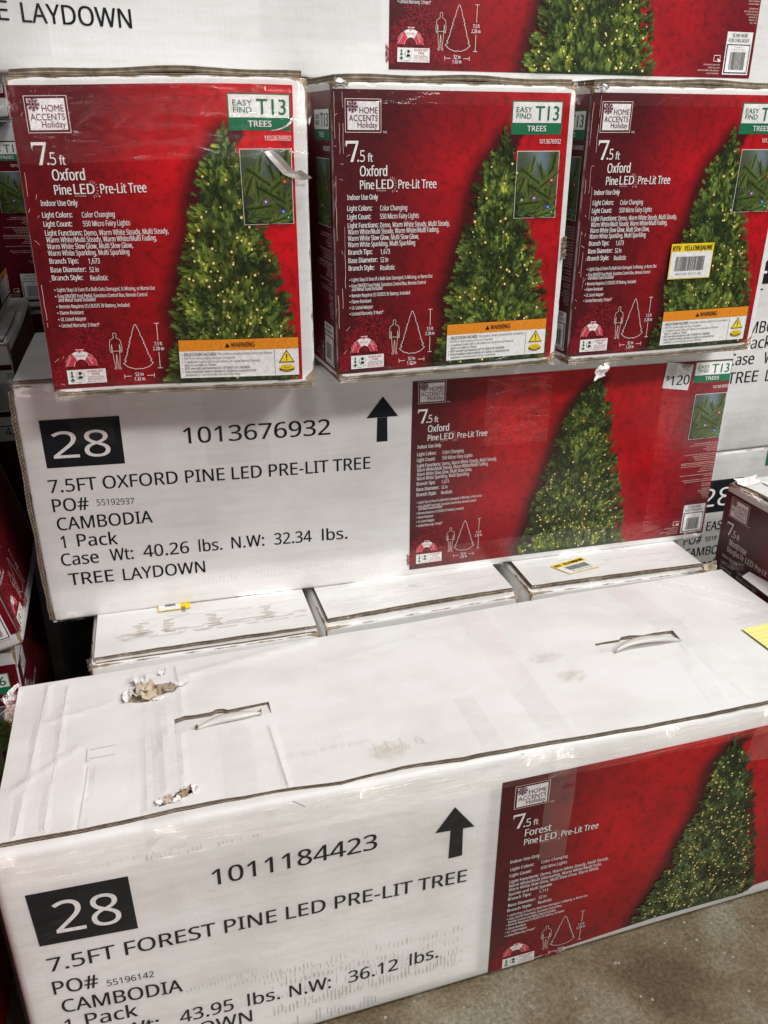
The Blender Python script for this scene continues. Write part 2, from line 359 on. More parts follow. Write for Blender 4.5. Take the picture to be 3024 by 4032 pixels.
def tuft(a, sub, x, y, ang, Ln, w, layer, rn, dark=1.0, hue=0.0, nn=4, gold=0.0):
    ca, sa = math.cos(ang), math.sin(ang)
    def P(t, s_): return (x+ca*t*Ln-sa*s_*w, y+sa*t*Ln+ca*s_*w)
    def c(t, k=1): return tuple(q*dark*k*(1+g_*gold) for q, g_ in zip( lerp3((.008, .022, .006), lerp3((.125, .175, .030), (.070, .105, .042), max(0, min(1, hue))), max(0, min(1, t))), (1.3, .85, .15)))
    V = [P(0, 0), P(.3, .42), P(.7, .40), P(1, 0), P(.7, -.40), P(.3, -.42)]; C = [c(.0), c(.3), c(.65), c(1), c(.4), c(.2)]; F = [(0, 1, 2, 3, 4, 5)]
    for i in range(nn):
        t = .12+.75*i/nn+rn.uniform(-.05, .05); h = .05
        for sd in (1, -1):
            o = len(V); k = rn.uniform(.7, 1.35); V += [P(t, sd*.1), P(t+h*1.6, sd*.1), P(min(1.15, t+.30), sd*rn.uniform(.75, 1.1))]
            C += [c(t*.7, k), c(t*.8, k), c(t+.35, k)]; F.append((o, o+1, o+2) if sd < 0 else (o, o+2, o+1))
    a.add(sub, V, F, 'pic', layer, C)
def tree(a, sub, profL, profR, yb, n, L0=.0165, seed=3, hue=0.0, nl=120, x_cut=None, avoid=(), layer=2.0):
    rn = random.Random(seed); top = max(p[1] for p in profL)
    pl = [p for p in sorted(profL, key=lambda p: p[1])]; pr = [p for p in sorted(profR, key=lambda p: -p[1])]
    rowsY = [yb+(top-yb)*i/40 for i in range(41)]
    for y0, y1 in zip(rowsY[:-1], rowsY[1:]):      # dark core of the printed tree
        q = []
        for yy in (y0, y1):
            l, r = prof(profL, yy), prof(profR, yy); m = (r-l)*.10; q.append((l+m, yy)); q.append((r-m, yy))
        v = [q[0], q[1], q[3], q[2]]
        a.add(sub, v, [(0, 1, 2, 3)], 'pic', layer-.5, [(.013, .030, .008)]*4)
    LI = []
    while len(LI) < nl:
        y = yb+.004+(top-.015-yb)*(1-math.sqrt(rn.random())); l, r = prof(profL, y), prof(profR, y); x = l+(r-l)*rn.uniform(.05, .95)
        if not (x_cut and x > x_cut-.002): LI.append((x, y, rn.uniform(.5, 1.5)))
    n = int(n*1.7); T_ = []
    while len(T_) < n:
        y = yb+(top-yb)*(1-math.sqrt(rn.random())) if rn.random() < .80 else rn.uniform(yb, top-.003)
        l, r = prof(profL, y), prof(profR, y); x = rn.uniform(l, r)
        if x_cut and x > x_cut: continue
        T_.append((x, y, l, r))
    T_.sort(key=lambda t: -t[1]+rn.uniform(-.012, .012))
    for i, (x, y, l, r) in enumerate(T_):
        m = (l+r)/2; hw = (r-l)/2+1e-6; u = (x-m)/hw; ang = math.pi/2 - u*1.15 + rn.uniform(-.55, .55)
        if rn.random() < .4: ang = -math.pi/2 + u*1.0 + rn.uniform(-.9, .9)
        Ln = L0*rn.choice((.5, .65, .8, 1.0, 1.15))*(.55+.45*min(1, hw/.04)); e = abs(u)
        if e > .8 and rn.random() < .8: ang = (.35 if u > 0 else math.pi-.35)+rn.uniform(-.4, .5)
        if x_cut: Ln = min(Ln, max(.002, (x_cut-x)*.9))
        dk = rn.choice((.30, .5, .8, 1.15, 1.6))*(1-.22*max(0, u))
        cl = mnoise.noise(Vector((x*38+seed, y*38, 1.3))); dk *= 1+1.2*cl
        gd = min(((x-q[0])**2+(y-q[1])**2)/(.0055*q[2])**2 for q in LI); gl_ = math.exp(-gd)
        tuft(a, sub, x-math.cos(ang)*Ln*.5, max(yb+.0015, y-math.sin(ang)*Ln*.4), ang if y > yb+.012 else abs(ang), Ln, Ln*.30, layer+i*.0013, rn, max(.2, dk), hue+rn.uniform(-.2, .3), gold=gl_)
    tp = max(profL, key=lambda p: p[1])
    for k in range(7): tuft(a, sub, tp[0]+rn.uniform(-.0015, .0015), tp[1]-.022+k*.003, math.pi/2+rn.uniform(-.25, .25), .010, .0035, layer+3, rn, 1.1, hue)
    for x, y, s_ in LI:
        if s_ > .8: a.circ(sub, x, y, .0016*s_, "pic", layer+3.3, 8, (.40, .30, .06))
        a.circ(sub, x, y, .0008*s_+.0001, 'pic', layer+3.6, 6, (.95, .88, .60))
def man(a, sub, cx, y0, h, mat, lw=.0006):
    P = [(0, 1.0), (.035, .985), (.04, .94), (.03, .89), (.03, .865), (.085, .83), (.125, .80), (.14, .70), (.15, .58), (.135, .47), (.115, .46), (.115, .55), (.095, .68), (.09, .60), (.085, .48), (.075, .30), (.06, .15), (.05, .07), (.085, .02), (.07, 0), (.03, .005), (.02, .1), (.012, .3), (0, .42)]
    pts = [(cx+x*h*1.05, y0+y*h) for x, y in P]+[(cx-x*h*1.05, y0+y*h) for x, y in reversed(P)]
    a.stroke(sub, pts, lw, mat, 2, True); a.stroke(sub, [(cx-.09*h, y0+.50*h), (cx+.09*h, y0+.50*h)], lw, mat, 2)
def zigtree(a, sub, cx, y0, y1, hw, mat, lw=.0007, seed=5):
    rn = random.Random(seed); R = []
    for i in range(23):
        t = i/22; y = y1-(y1-y0)*.86*t; R.append((hw*(t**.9)*.97*(.93 if i % 2 else 1.07)+rn.uniform(-.0006, .0006), y+(0.0009 if i % 2 else 0)))
    R += [(hw*.75, y0+(y1-y0)*.06), (hw*.5, y0+(y1-y0)*.035), (hw*.25, y0+.0005), (0, y0+.0012)]
    a.stroke(sub, [(cx+x, y) for x, y in R]+[(cx-x, y) for x, y in reversed(R)], lw, mat, 2, True)
def snow(a, sub, cx, cy, r, w, mat, layer, rot=.0, clip=None):
    for k in range(8):
        t = rot+math.pi/4*k; c, s_ = math.cos(t), math.sin(t)
        segs = [((0, 0), (r, 0))]+[((r*q, 0), (r*q+r*.22, sg*r*.22)) for q in (.35, .58, .78) for sg in (1, -1)]
        for p, q in segs:
            P = [(cx+u*c-v*s_, cy+u*s_+v*c) for u, v in (p, q)]
            if clip: P = [(max(clip[0], min(clip[2], x)), max(clip[1], min(clip[3], y))) for x, y in P]
            a.stroke(sub, P, w, mat, layer)
def left_column(a, prod='oxford', rows=None):
    """logo, name, feature lines and icons in the left of the red print"""
    rn = random.Random(8)
    for cx, cy, r in ((.055, .080, .028), (.030, .055, .020), (.078, .040, .018), (.10, .022, .016), (.012, .03, .014)): snow(a, 'snowflake_print', cx, cy, r, .0011, 'flake', .6, rn.uniform(0, 1), (.0035, .0165, .16, .12))
    lg = 'brand_logo'
    a.frame(lg, .0185, .3338, .0670, .3732, .0007, 'cream', 1); a.rect(lg, .0205, .3358, .0650, .3712, 'maroon', 1); a.rect(lg, .0213, .3366, .0642, .3704, 'white', 2)
    snow(a, lg, .0283, .3643, .0072, .0007, 'maroon', 3, .0, (.0213, .34, .0642, .3704)); a.circ(lg, .0283, .3643, .0013, 'maroon', 3)
    a.text(lg, 'HOME', .0376, .0625, .3564, .0072, 'maroon', 3); a.text(lg, 'ACCENTS', .0231, .0626, .3472, .0072, 'maroon', 3); a.text(lg, 'Holiday', .0349, .0623, .3393, .0072, 'maroon', 3)
    lt = 'printed_lettering'
    a.text(lt, 'TM', .0695, .0748, .3326, .0028, 'white')
    sv = [(0, 1), (1, 1), (1, .93), (.56, 0), (.33, 0), (.80, .865), (.16, .865), (.07, .80), (.05, .72), (0, .72)]
    x0, y0, w_, h_ = .0186, .2978, .0172, .0258
    a.add(lt, [(x0+x*w_, y0+y*h_) for x, y in sv], [(0, 9, 8, 7, 6), (0, 6, 5, 1), (5, 2, 1), (5, 4, 3, 2)], 'white', 2)
    a.circ(lt, .0352, .2993, .0014, 'white', 2)
    a.text(lt, '5', .0378, .0445, .2980, .0142, 'white', 2, .0); a.text(lt, 'ft', .0483, .0555, .2980, .0100, 'white', 2, .012)
    name, l2 = {'oxford': ('Oxford', 'Pine'), 'forest': ('Forest', 'Pine'), 'montrose': ('Montrose', 'Douglas Fir')}[prod]
    W_ = rows
    B = .022
    if prod == 'montrose':
        a.text(lt, name, .0320, .0790, .2800, .0125, 'white', 2, B); a.text(lt, l2, .0300, .0760, .2655, .0110, 'white', 2, B); a.text(lt, 'LED', .0800, .1010, .2655, .0115, 'white', 2, B); a.text(lt, 'Pre-Lit Tree', .1060, .1600, .2655, .0110, 'white', 2, B)
    else:
        a.text(lt, name, .0375, .0757, .2801, .0127, 'white', 2, B); a.text(lt, l2, .0374, .0573, .2636, .0113, 'white', 2, B)
        a.text(lt, 'LED', .0601, .0847, .2638, .0118, 'white', 2, B); a.text(lt, 'Pre-Lit Tree', .0916, .1471, .2638, .0113, 'white', 2, B)
        a.text(lt, 'TECHNOLOGY', .0603, .0740, .2608, .0015, 'cream', 2)
        for k in range(9):
            t = 1.9-k*.42; a.stroke(lt, [(.0825+.0045*math.cos(t), .2690+.0072*math.sin(t)), (.0825+.0068*math.cos(t), .2690+.0102*math.sin(t))], .0004, 'cream', 2)
        a.circ(lt, .0893, .2607, .0009, 'cream', 2)
    if prod == 'forest':
        f = lambda x: (x-.6195)/1.0455
        R = [('Indoor Use Only', .6398, .6848, .2252, 1), ('Light Colors:', .6412, .6773, .2108, 1), ('Color Changing', .6885, .7293, .2112, 0), ('Light Count:', .6411, .6745, .1990, 1), ('650 Mini Lights', .6890, .7299, .1998, 0), ('Light Functions:', .6414, .6864, .1868, 1), ('Demo, Warm White Steady, Multi Steady,', .6895, .7981, .1866, 0),
             ('Warm White/Multi Alternating, Warm White/Multi Fade,', .6411, .7876, .1785, 0), ('Warm White Slow Glow, Multi Slow Glow, Warm White', .6414, .7832, .1710, 0), ('Sparkle and Multi Sparkle', .6417, .7095, .1620, 0), ('Branch Tips:', .6416, .6774, .1528, 1), ('1,711', .6903, .7038, .1522, 0),
             ('Base Diameter:', .6425, .6854, .1400, 1), ('52 in', .6904, .7024, .1408, 0), ('Branch Style:', .6420, .6803, .1298, 1), ('Realistic', .6901, .7124, .1304, 0)]
        S = [('Lights Stay Lit Even If a Bulb Gets Damaged, Is Missing, or Burns Out', .6425, .7713, .1199, 1), ('Easy ON/OFF Foot Pedal, Functions Control Box,', .6421, .7303, .1127, 1), ('Remote Control and Metal Stand Included', .6450, .7208, .1062, 0), ('Remote Requires (1) CR2025 3V Battery, Included', .6417, .7347, .1000, 1), ('Flame-Resistant', .6417, .6738, .0925, 1), ('UL Listed Adapter', .6412, .6764, .0857, 1), ('Limited Warranty: 3 Years*', .6409, .6898, .0783, 1)]
        R = [(t, f(x), f(x1), (y+.0063)/.989, b) for t, x, x1, y, b in R]; S = [(t, f(x), f(x1), (y+.0063)/.989, b) for t, x, x1, y, b in S]
        cf_, cs = .0058, .0046
    else:
        cnt = '550 Micro Fairy Lights'
        R = [('Indoor Use Only', .0193, .0625, .2504, 1), ('Light Colors:', .0191, .0541, .2363, 1), ('Color Changing', .0654, .1045, .2359, 0), ('Light Count:', .0190, .0523, .2253, 1), (cnt, .0654, .1218, .2251, 0), ('Light Functions:', .0193, .0631, .2142, 1), ('Demo, Warm White Steady, Multi Steady,', .0655, .1682, .2138, 0),
             ('Warm White/Multi Steady, Warm White/Multi Fading,', .0195, .1526, .2058, 0), ('Warm White Slow Glow, Multi Slow Glow,', .0194, .1221, .1974, 0), ('Warm White Sparkling, Multi Sparkling', .0192, .1168, .1891, 0), ('Branch Tips:', .0196, .0540, .1790, 1), ('1,673', .0658, .0796, .1784, 0),
             ('Base Diameter:', .0195, .0615, .1680, 1), ('52 in', .0659, .0770, .1674, 0), ('Branch Style:', .0196, .0567, .1576, 1), ('Realistic', .0656, .0871, .1566, 0)]
        S = [('Lights Stay Lit Even If a Bulb Gets Damaged, Is Missing, or Burns Out', .0199, .1439, .1428, 1), ('Easy ON/OFF Foot Pedal, Functions Control Box, Remote Control', .0198, .1334, .1345, 1), ('and Metal Stand Included', .0235, .0684, .1295, 0), ('Remote Requires (1) CR2025 3V Battery, Included', .0196, .1098, .1210, 1), ('Flame-Resistant', .0195, .0520, .1127, 1), ('UL Listed Adapter', .0194, .0542, .1041, 1), ('Limited Warranty: 3 Years*', .0193, .0697, .0957, 1)]
        cf_, cs = .0066, .0048
    for t, x, x1, y, b in R: a.text(lt, t, x, x1, y, cf_, 'white', 2, .018 if b else .004)
    for t, x, x1, y, b in S:
        if b: a.circ(lt, x+.001, y+.0022, .00085, 'white', 2, 8)
        a.text(lt, t, x+(.0037 if b else 0), x1, y, cs, 'white', 2, .004)
    ic = 'size_diagram'
    man(a, ic, .0866, .0360, .0500, 'cream'); zigtree(a, ic, .1140, .0345, .0970, .0185, 'white')
    for pts in ([(.1387, .0978), (.1449, .0978)], [(.1418, .0978), (.1418, .0745)], [(.1387, .0355), (.1449, .0355)], [(.1418, .0355), (.1418, .0578)], [(.0939, .0280), (.0939, .0228)], [(.1331, .0280), (.1331, .0228)], [(.0939, .0254), (.1030, .0254)], [(.1331, .0254), (.1240, .0254)]): a.stroke(ic, pts, .0008, 'cream', 2)
    a.text(ic, '7.5 ft', .1365, .1470, .0672, .0048, 'white', 2, .012); a.text(ic, '2.28 m', .1345, .1487, .0604, .0048, 'white', 2, .012); a.text(ic, '52 in', .1081, .1188, .0252, .0048, 'white', 2, .012); a.text(ic, '1.32 m', .1065, .1205, .0188, .0048, 'white', 2, .012)
    g = 'realism_gauge'; cx, cy, r0, r1 = .0405, .0425, .0095, .0200
    def arc(t0, t1, ra, rb, mat, ly):
        n = 8; v = []
        for i in range(n+1):
            t = math.radians(t0+(t1-t0)*i/n); v += [(cx+rb*math.cos(t), cy+rb*math.sin(t)), (cx+ra*math.cos(t), cy+ra*math.sin(t))]
        a.add(g, v, [(2*i, 2*i+1, 2*i+3, 2*i+2) for i in range(n)], mat, ly)
    arc(180, 0, r0-.0005, r1+.0005, 'cream', 1); arc(179, 121, r0, r1, 'pink', 2); arc(118, 60, r0, r1, 'white', 2); arc(57, 1, r0, r1, 'pink', 2)
    a.poly(g, [(.0350, .0655), (.0460, .0655), (.0405, .0600)], 'white', 3); a.poly(g, [(.0367, .0648), (.0443, .0648), (.0405, .0612)], 'pink', 4)
    a.text(g, 'REALISTIC', .0345, .0465, .0560, .0020, 'pink', 4, .01); a.text(g, 'TRADITIONAL', .0193, .0327, .0495, .0018, 'white', 4, .01, rot=math.radians(62)); a.text(g, 'MOST', .0500, .0555, .0530, .0018, 'white', 4, .01, rot=math.radians(-62)); a.text(g, 'REALISTIC', .0455, .0575, .0500, .0018, 'white', 4, .01, rot=math.radians(-62))
    q = 'quick_set_badge'
    a.rect(q, .0206, .0187, .0702, .0379, 'white', 2)
    for y, s_ in ((.0345, .0018), (.0300, .0026), (.0248, .0034)): a.poly(q, [(.0268-s_, y-.002), (.0268+s_, y-.002), (.0268, y+.0025)], 'green', 3)
    a.rect(q, .0262, .0208, .0274, .0230, 'green', 3); a.circ(q, .0372, .0300, .0052, 'dkgrey', 3); a.circ(q, .0372, .0300, .0047, 'white', 4); a.rect(q, .0355, .0310, .0390, .0345, 'black', 5); a.rect(q, .0348, .0262, .0397, .0292, 'black', 5)
    a.stroke(q, [(.030, .0210), (.036, .0203), (.041, .0225), (.0425, .0245)], .0005, 'dkgrey', 3)
    a.text(q, 'QUICK SET', .0462, .0672, .0338, .0028, 'redtxt', 3, .01); a.text(q, 'TREE', .0520, .0618, .0298, .0026, 'redtxt', 3, .01); a.text(q, 'Only One Plug!', .0468, .0668, .0264, .0021, 'dkgrey', 3); a.rect(q, .0455, .0250, .0690, .0253, 'grey', 3)
    a.text(q, 'Easy Assembly and', .0462, .0672, .0227, .0017, 'redtxt', 3); a.text(q, 'Electrical Connectivity', .0452, .0692, .0200, .0017, 'redtxt', 3)
def easy_tag(a, x0, x1, y0, y1, code='T13'):
    t = 'aisle_tag'; ym = y0+(y1-y0)*.35; W = x1-x0; H = y1-y0
    a.rect(t, x0, y0, x1, y1, 'green', 1); a.rect(t, x0+W*.02, ym, x1-W*.02, y1-H*.035, 'white', 2)
    a.text(t, 'EASY', x0+W*.085, x0+W*.39, y0+H*.665, H*.155, 'green', 3); a.text(t, 'FIND', x0+W*.09, x0+W*.38, y0+H*.475, H*.155, 'green', 3)
    a.text(t, code, x0+W*.46, x0+W*.93, y0+H*.43, H*.42, 'green', 3, .008); a.text(t, 'TREES', x0+W*.31, x0+W*.69, y0+H*.10, H*.165, 'white', 3, .012)
def photo(a, x0, y0, x1, y1, seed=4):
    p = 'photo_inset'; rn = random.Random(seed); W, H = x1-x0, y1-y0
    a.rect(p, x0-.0008, y0-.0008, x1+.0008, y1+.0008, 'white', 4)
    def cf(x, y):
        u, v = (x-x0)/W, (y-y0)/H; c = lerp3((.012, .022, .006), (.075, .095, .05), v); return lerp3(c, (.16, .21, .27), .9*math.exp(-((u-.58-.1*math.sin(v*4))/.22)**2)*sst(.35, .9, v))
    a.rect(p, x0, y0, x1, y1, 'pic', 5, cf, .005)
    br = [(.0, .50, .9, .30), (.22, .30, 1.35, .62), (.05, .05, .5, .55), (.45, .12, 1.25, .55), (.30, .05, .15, .5), (.75, .35, 1.9, .45), (.65, .05, 1.0, .4), (.35, .18, 1.7, .5), (.05, .35, 1.2, .3), (.6, .25, .2, .4), (.15, .12, .8, .5), (.80, .0, 1.5, .4), (.70, .55, 1.1, .4), (.10, .75, -.6, .40), (.85, .72, 1.4, .30), (.55, .45, .6, .42), (.95, .1, 2.4, .4), (.3, .5, -.5, .45), (.5, .0, .3, .45), (.02, .2, .1, .4)]
    k = 0
    for u, v, ang, Ln in br:
        sx, sy = x0+u*W, y0+v*H; Lm = Ln*H; g = rn.uniform(.6, 1.3)
        for i in range(60):
            t = i/60; px, py = sx+math.cos(ang)*t*Lm, sy+math.sin(ang)*t*Lm
            for sd in (1, -1):
                aa = ang+sd*(.75-.35*t)+rn.uniform(-.2, .2); l = .013*rn.uniform(.6, 1.1)*(W/.065); q = (px+math.cos(aa)*l, py+math.sin(aa)*l)
                ex = (min(x1-.0003, max(x0+.0003, px)), min(y1-.0003, max(y0+.0003, py))); q = (min(x1-.0003, max(x0+.0003, q[0])), min(y1-.0003, max(y0+.0003, q[1])))
                c0 = tuple(z*g for z in (.012, .026, .006)); c1 = tuple(z*g*rn.uniform(.5, 1.4) for z in (.24, .32, .07))
                nx, ny = -math.sin(aa)*.00042, math.cos(aa)*.00042
                a.add(p, [(ex[0]+nx, ex[1]+ny), (ex[0]-nx, ex[1]-ny), q], [(0, 1, 2)], 'pic', 6+k*.0008, [c0, c0, c1]); k += 1
    for u, v, c in ((.45, .30, (.45, .25, .6)), (.85, .57, (.75, .16, .03)), (.80, .16, (.1, .22, .7)), (.90, .08, (.02, .30, .07))):
        cx, cy = x0+u*W, y0+v*H; a.circ(p, cx, cy, .0042*(W/.065), 'pic', 7.9, 9, tuple(z*.35 for z in c), .0032); a.circ(p, cx, cy, .0013, 'pic', 8.3, 7, tuple(min(1, z*1.3+.25) for z in c))
FINE = ['Actual Item May Vary Slightly from Photo', 'This Item is Not a Toy. For Decorative Use Only', 'Input: 120 V~ 60 Hz', 'Output: 29 V 0.28 A 8 W', 'US Patent Pending', 0, 'Ensure that the power source is the same as specified.', 'This product is guaranteed to be free of', 'defects in workmanship and materials,', 'not including normal wear and tear.', -1, 'El producto real puede ser ligeramente distinto al de la foto.', 'Este articulo no es un juguete. Solo para uso decorativo.', 'Entrada: 120 V~ 60 Hz', 'Salida: 29 V 0.28 A 8 W', 'Patente pendiente en EE.UU.', 0, 'Asegurate de que la fuente de energia es la especificada.', 'para la compra.', 0, 'Se garantiza que este producto no tiene defectos de', 'fabricacion, sin considerar el desgaste normal.', 0, 'MADE IN CAMBODIA', 'HECHO EN CAMBOYA', 0, 'DISTRIBUTED BY', '2455 PACES FERRY ROAD', 'ATLANTA, GA 30339', 'IMPORTADO POR', 'MEXICO, D.F.', 'TEL. 1-800']
def right_column(a, code='T13', num='1013676932', price=False, fine=True):
    easy_tag(a, 1.1411, 1.2178, .3236, .3625, code)
    lt = 'item_lettering'; a.text(lt, num, 1.1848, 1.2185, .3110, .0055, 'white', 2, .008)
    photo(a, 1.1510, .2150, 1.2160, .3010)
    if fine:
        y = .2035
        for t in FINE:
            if t == 0: y -= .0025; continue
            if t == -1: a.rect(lt, 1.144, y-.001, 1.217, y-.0004, 'cream', 2); y -= .0045; continue
            a.text('fine_print', t, 1.2165-min(.072, len(t)*.00125), 1.2165, y, .0020, 'cream', 2); y -= .00385
    s_ = 'checkout_label'; a.rect(s_, 1.1662, .0192, 1.2135, .0785, 'white', 2)
    a.text(s_, 'SCAN HERE', 1.1755, 1.2040, .0715, .0048, 'dkgrey', 3, .012); a.text(s_, 'FOR CHECKOUT', 1.1700, 1.2085, .0645, .0048, 'dkgrey', 3, .012)
    a.rect(s_, 1.1680, .0212, 1.2115, .0615, 'navy', 3); a.rect(s_, 1.1697, .0228, 1.2098, .0600, 'white', 4); a.text(s_, '1013676932', 1.184, 1.196, .0565, .0015, 'grey', 5); a.text(s_, 'Item / Articulo', 1.178, 1.202, .0535, .0015, 'grey', 5)
    rn = random.Random(2); x = 1.176
    while x < 1.204: w_ = rn.choice((.0005, .0008, .0012)); a.rect(s_, x, .0262, x+w_, .0510, 'dkgrey', 5); x += w_+rn.choice((.0005, .0009))
    c = 'online_icon'; a.frame(c, 1.1475, .0375, 1.1585, .0455, .0009, 'cream', 2); a.poly(c, [(1.153, .042), (1.161, .038), (1.156, .036)], 'cream', 3)
    for i, (t, l) in enumerate((('SHOP ONLINE TO COMPLETE THE', .030), ('ENTIRE COLLECTION', .021), ('COMPRE POR INTERNET PARA COMPLETAR', .040), ('LA COLECCION ENTERA', .023))): a.text(c, t, 1.160-l, 1.160, .0315-i*.0040, .0019, 'cream', 2)
    if price:
        p = 'price_sticker'; q = lambda u, v: (1.0826+(1.1364-1.0826)*u-.0040*v, .3660-.0078*u-.0472*v)
        a.quad(p, [q(0, 1), q(1, 1), q(1, 0), q(0, 0)], 'tag', 4, 4); a.circ(p, *q(.27, .30), .0085, 'lgrey', 5, 16)
        a.text(p, 'PDX', q(.12, 0)[0], q(.45, 0)[0], q(0, .27)[1], .0070, 'white', 6, .03); a.text(p, 'Deals', q(.08, 0)[0], q(.46, 0)[0], q(0, .43)[1], .0060, 'white', 6, .02); rn = random.Random(6)
        x = q(.58, .1)[0]
        while x < q(.92, .1)[0]: w_ = rn.choice((.0004, .0009)); a.rect(p, x, .3535, x+w_, .3610, 'dkgrey', 5); x += w_*2
        a.text(p, 'T13', q(.66, 0)[0], q(.90, 0)[0], .3485, .0034, 'dkgrey', 5, .01); a.text(p, '$', q(.05, 0)[0]-.001, q(.18, 0)[0], .3325, .0080, 'black', 5, .03); a.text(p, '120', q(.20, 0)[0], q(.93, 0)[0], .3225, .0175, 'black', 5, .05)
def warning(a):
    w_ = 'warning_label'
    q = lambda u, v: (.1684+(.3318-.1684)*u+.0008*v, .0735+.0*u-.0530*v)
    a.rect(w_, .1678, .0196, .3330, .0742, 'black', 6); a.rect(w_, .1683, .0582, .3325, .0737, 'orange', 7); a.rect(w_, .1683, .0201, .3325, .0580, 'white', 7)
    a.poly(w_, [(.2300, .0625), (.2372, .0625), (.2336, .0690)], 'black', 8); a.text(w_, 'WARNING', .2386, .2712, .0626, .0068, 'black', 8, .02)
    a.rect(w_, .2985, .0205, .2989, .0578, 'black', 8)
    for t, x0, x1, y, bl, c in (('INGESTION HAZARD:', .1745, .2185, .0515, .02, .0044), ('This product contains a button cell or coin battery.', .2200, .2955, .0520, 0, .0034), ('DEATH or serious injury can occur if ingested', .1745, .2430, .0466, .0, .0033), ('A swallowed button cell or coin battery can cause Internal Chemical', .1745, .2780, .0415, .0, .0033), ('Burns in as little as 2 hours.', .1750, .2180, .0370, .008, .0031), ('KEEP new and used batteries OUT OF REACH OF CHILDREN.', .1745, .2640, .0322, .008, .0034), ('Seek immediate medical attention if a battery is suspected to be', .1745, .2720, .0275, .008, .0033), ('swallowed or inserted inside any part of the body.', .1750, .2500, .0228, 0, .0033)):
        a.text(w_, t, x0, x1, y, c, 'dkgrey', 8, bl)
        if x0 < .1747: a.circ(w_, .1718, y+.0015, .0006, 'black', 8, 6)
    a.poly(w_, [(.3040, .0385), (.3268, .0385), (.3154, .0568)], 'black', 8); a.poly(w_, [(.3060, .0398), (.3248, .0398), (.3154, .0548)], 'yellow', 9); a.rect(w_, .3147, .0448, .3161, .0510, 'black', 10); a.circ(w_, .3154, .0425, .0009, 'black', 10, 8)
    a.circ(w_, .3154, .0300, .0108, 'black', 8, 18, ry=.0052); a.circ(w_, .3154, .0318, .0102, 'yellow', 9, 18, ry=.0040); a.circ(w_, .3154, .0318, .0080, 'black', 9.6, 18, ry=.0028); a.circ(w_, .3154, .0318, .0076, 'yellow', 10.2, 18, ry=.0025); a.stroke(w_, [(.311, .0318), (.320, .0318)], .0006, 'black', 11); a.rect(w_, .3052, .0262, .3256, .0268, 'yellow', 9)
PL = [(.2475, .3368), (.2400, .3180), (.2280, .3060), (.2123, .2833), (.2020, .2480), (.1986, .2257), (.1930, .2050), (.1839, .1764), (.1760, .1450), (.1700, .1280), (.1652, .1049), (.1690, .0750), (.1600, .0500), (.1520, .0300), (.1478, .0150)]
PR = [(.2475, .3368), (.2560, .3180), (.2638, .3136), (.2780, .2700), (.2870, .2350), (.2941, .2082), (.3020, .1820), (.3083, .1664), (.3170, .1380), (.3234, .1178), (.3310, .0960), (.3360, .0600), (.3403, .0214), (.3400, .0150)]
def end_print(box, face='front', T=ID, x1=.3445, y0=.0125, y1=.3845, dim=1.0, seed=3, with_warning=True, prod='oxford', treeN=1000, bright=1.0):
    a = Art(box, face, T); cf = panel_colour(.045, .21, PL, (.2475, .3368), 0, .385, br=(.50*bright, .003, .009), dk=(.098*bright**2, .003, .007))
    a.rect('red_panel', .0015, y0, x1, y1, 'red', 0, cf, .006)
    left_column(a, prod)
    if treeN: tree(a, 'tree_picture', PL, PR, y0, treeN, seed=seed, x_cut=x1-.001)
    if prod == 'oxford':
        easy_tag(a, .2560, .3341, .3316, .3740); a.text('item_lettering', '1013676932', .2999, .3340, .3200, .0058, 'white', 6, .008); photo(a, .2678, .2215, .3332, .3098)
    if with_warning: warning(a)
    a.flush('red_panel')
def long_panel(box, T_left, T=ID, prod='oxford', x0=.6098, x1=1.2225, y0=.0145, y1=.364, slant=0, profL=None, profR=None, price=False, right=True, treeN=900, seed=11, hue=0.0, nl=130, rc=None):
    a = Art(box, 'front', T)
    pc = panel_colour(x0+.02, x0+.20, profL, max(profL, key=lambda p: p[1]), 0, .37)
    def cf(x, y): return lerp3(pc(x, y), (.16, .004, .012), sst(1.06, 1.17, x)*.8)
    if slant: a.quad('red_panel', [(x0, y0), (x1, y0+slant), (x1, y1), (x0, y1)], 'red', 0, 56, cf)
    else: a.rect('red_panel', x0, y0, x1, y1, 'red', 0, cf, .010)
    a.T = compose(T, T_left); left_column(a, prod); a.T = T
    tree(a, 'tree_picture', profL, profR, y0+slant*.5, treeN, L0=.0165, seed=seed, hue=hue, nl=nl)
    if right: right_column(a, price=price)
    a.flush('red_panel')
CL = [(.9470, .3440), (.9359, .3330), (.9130, .3150), (.8969, .2868), (.8860, .2500), (.8784, .2232), (.8690, .1950), (.8623, .1755), (.8540, .1430), (.8447, .1130), (.8400, .0850), (.8309, .0529), (.8195, .0150)]
CR = [(.9470, .3440), (.9580, .3330), (.9674, .3240), (.9790, .2900), (.9851, .2579), (.9940, .2200), (1.0025, .1890), (1.0150, .1450), (1.0227, .1168), (1.0300, .0800), (1.0351, .0424), (1.0389, .0150)]
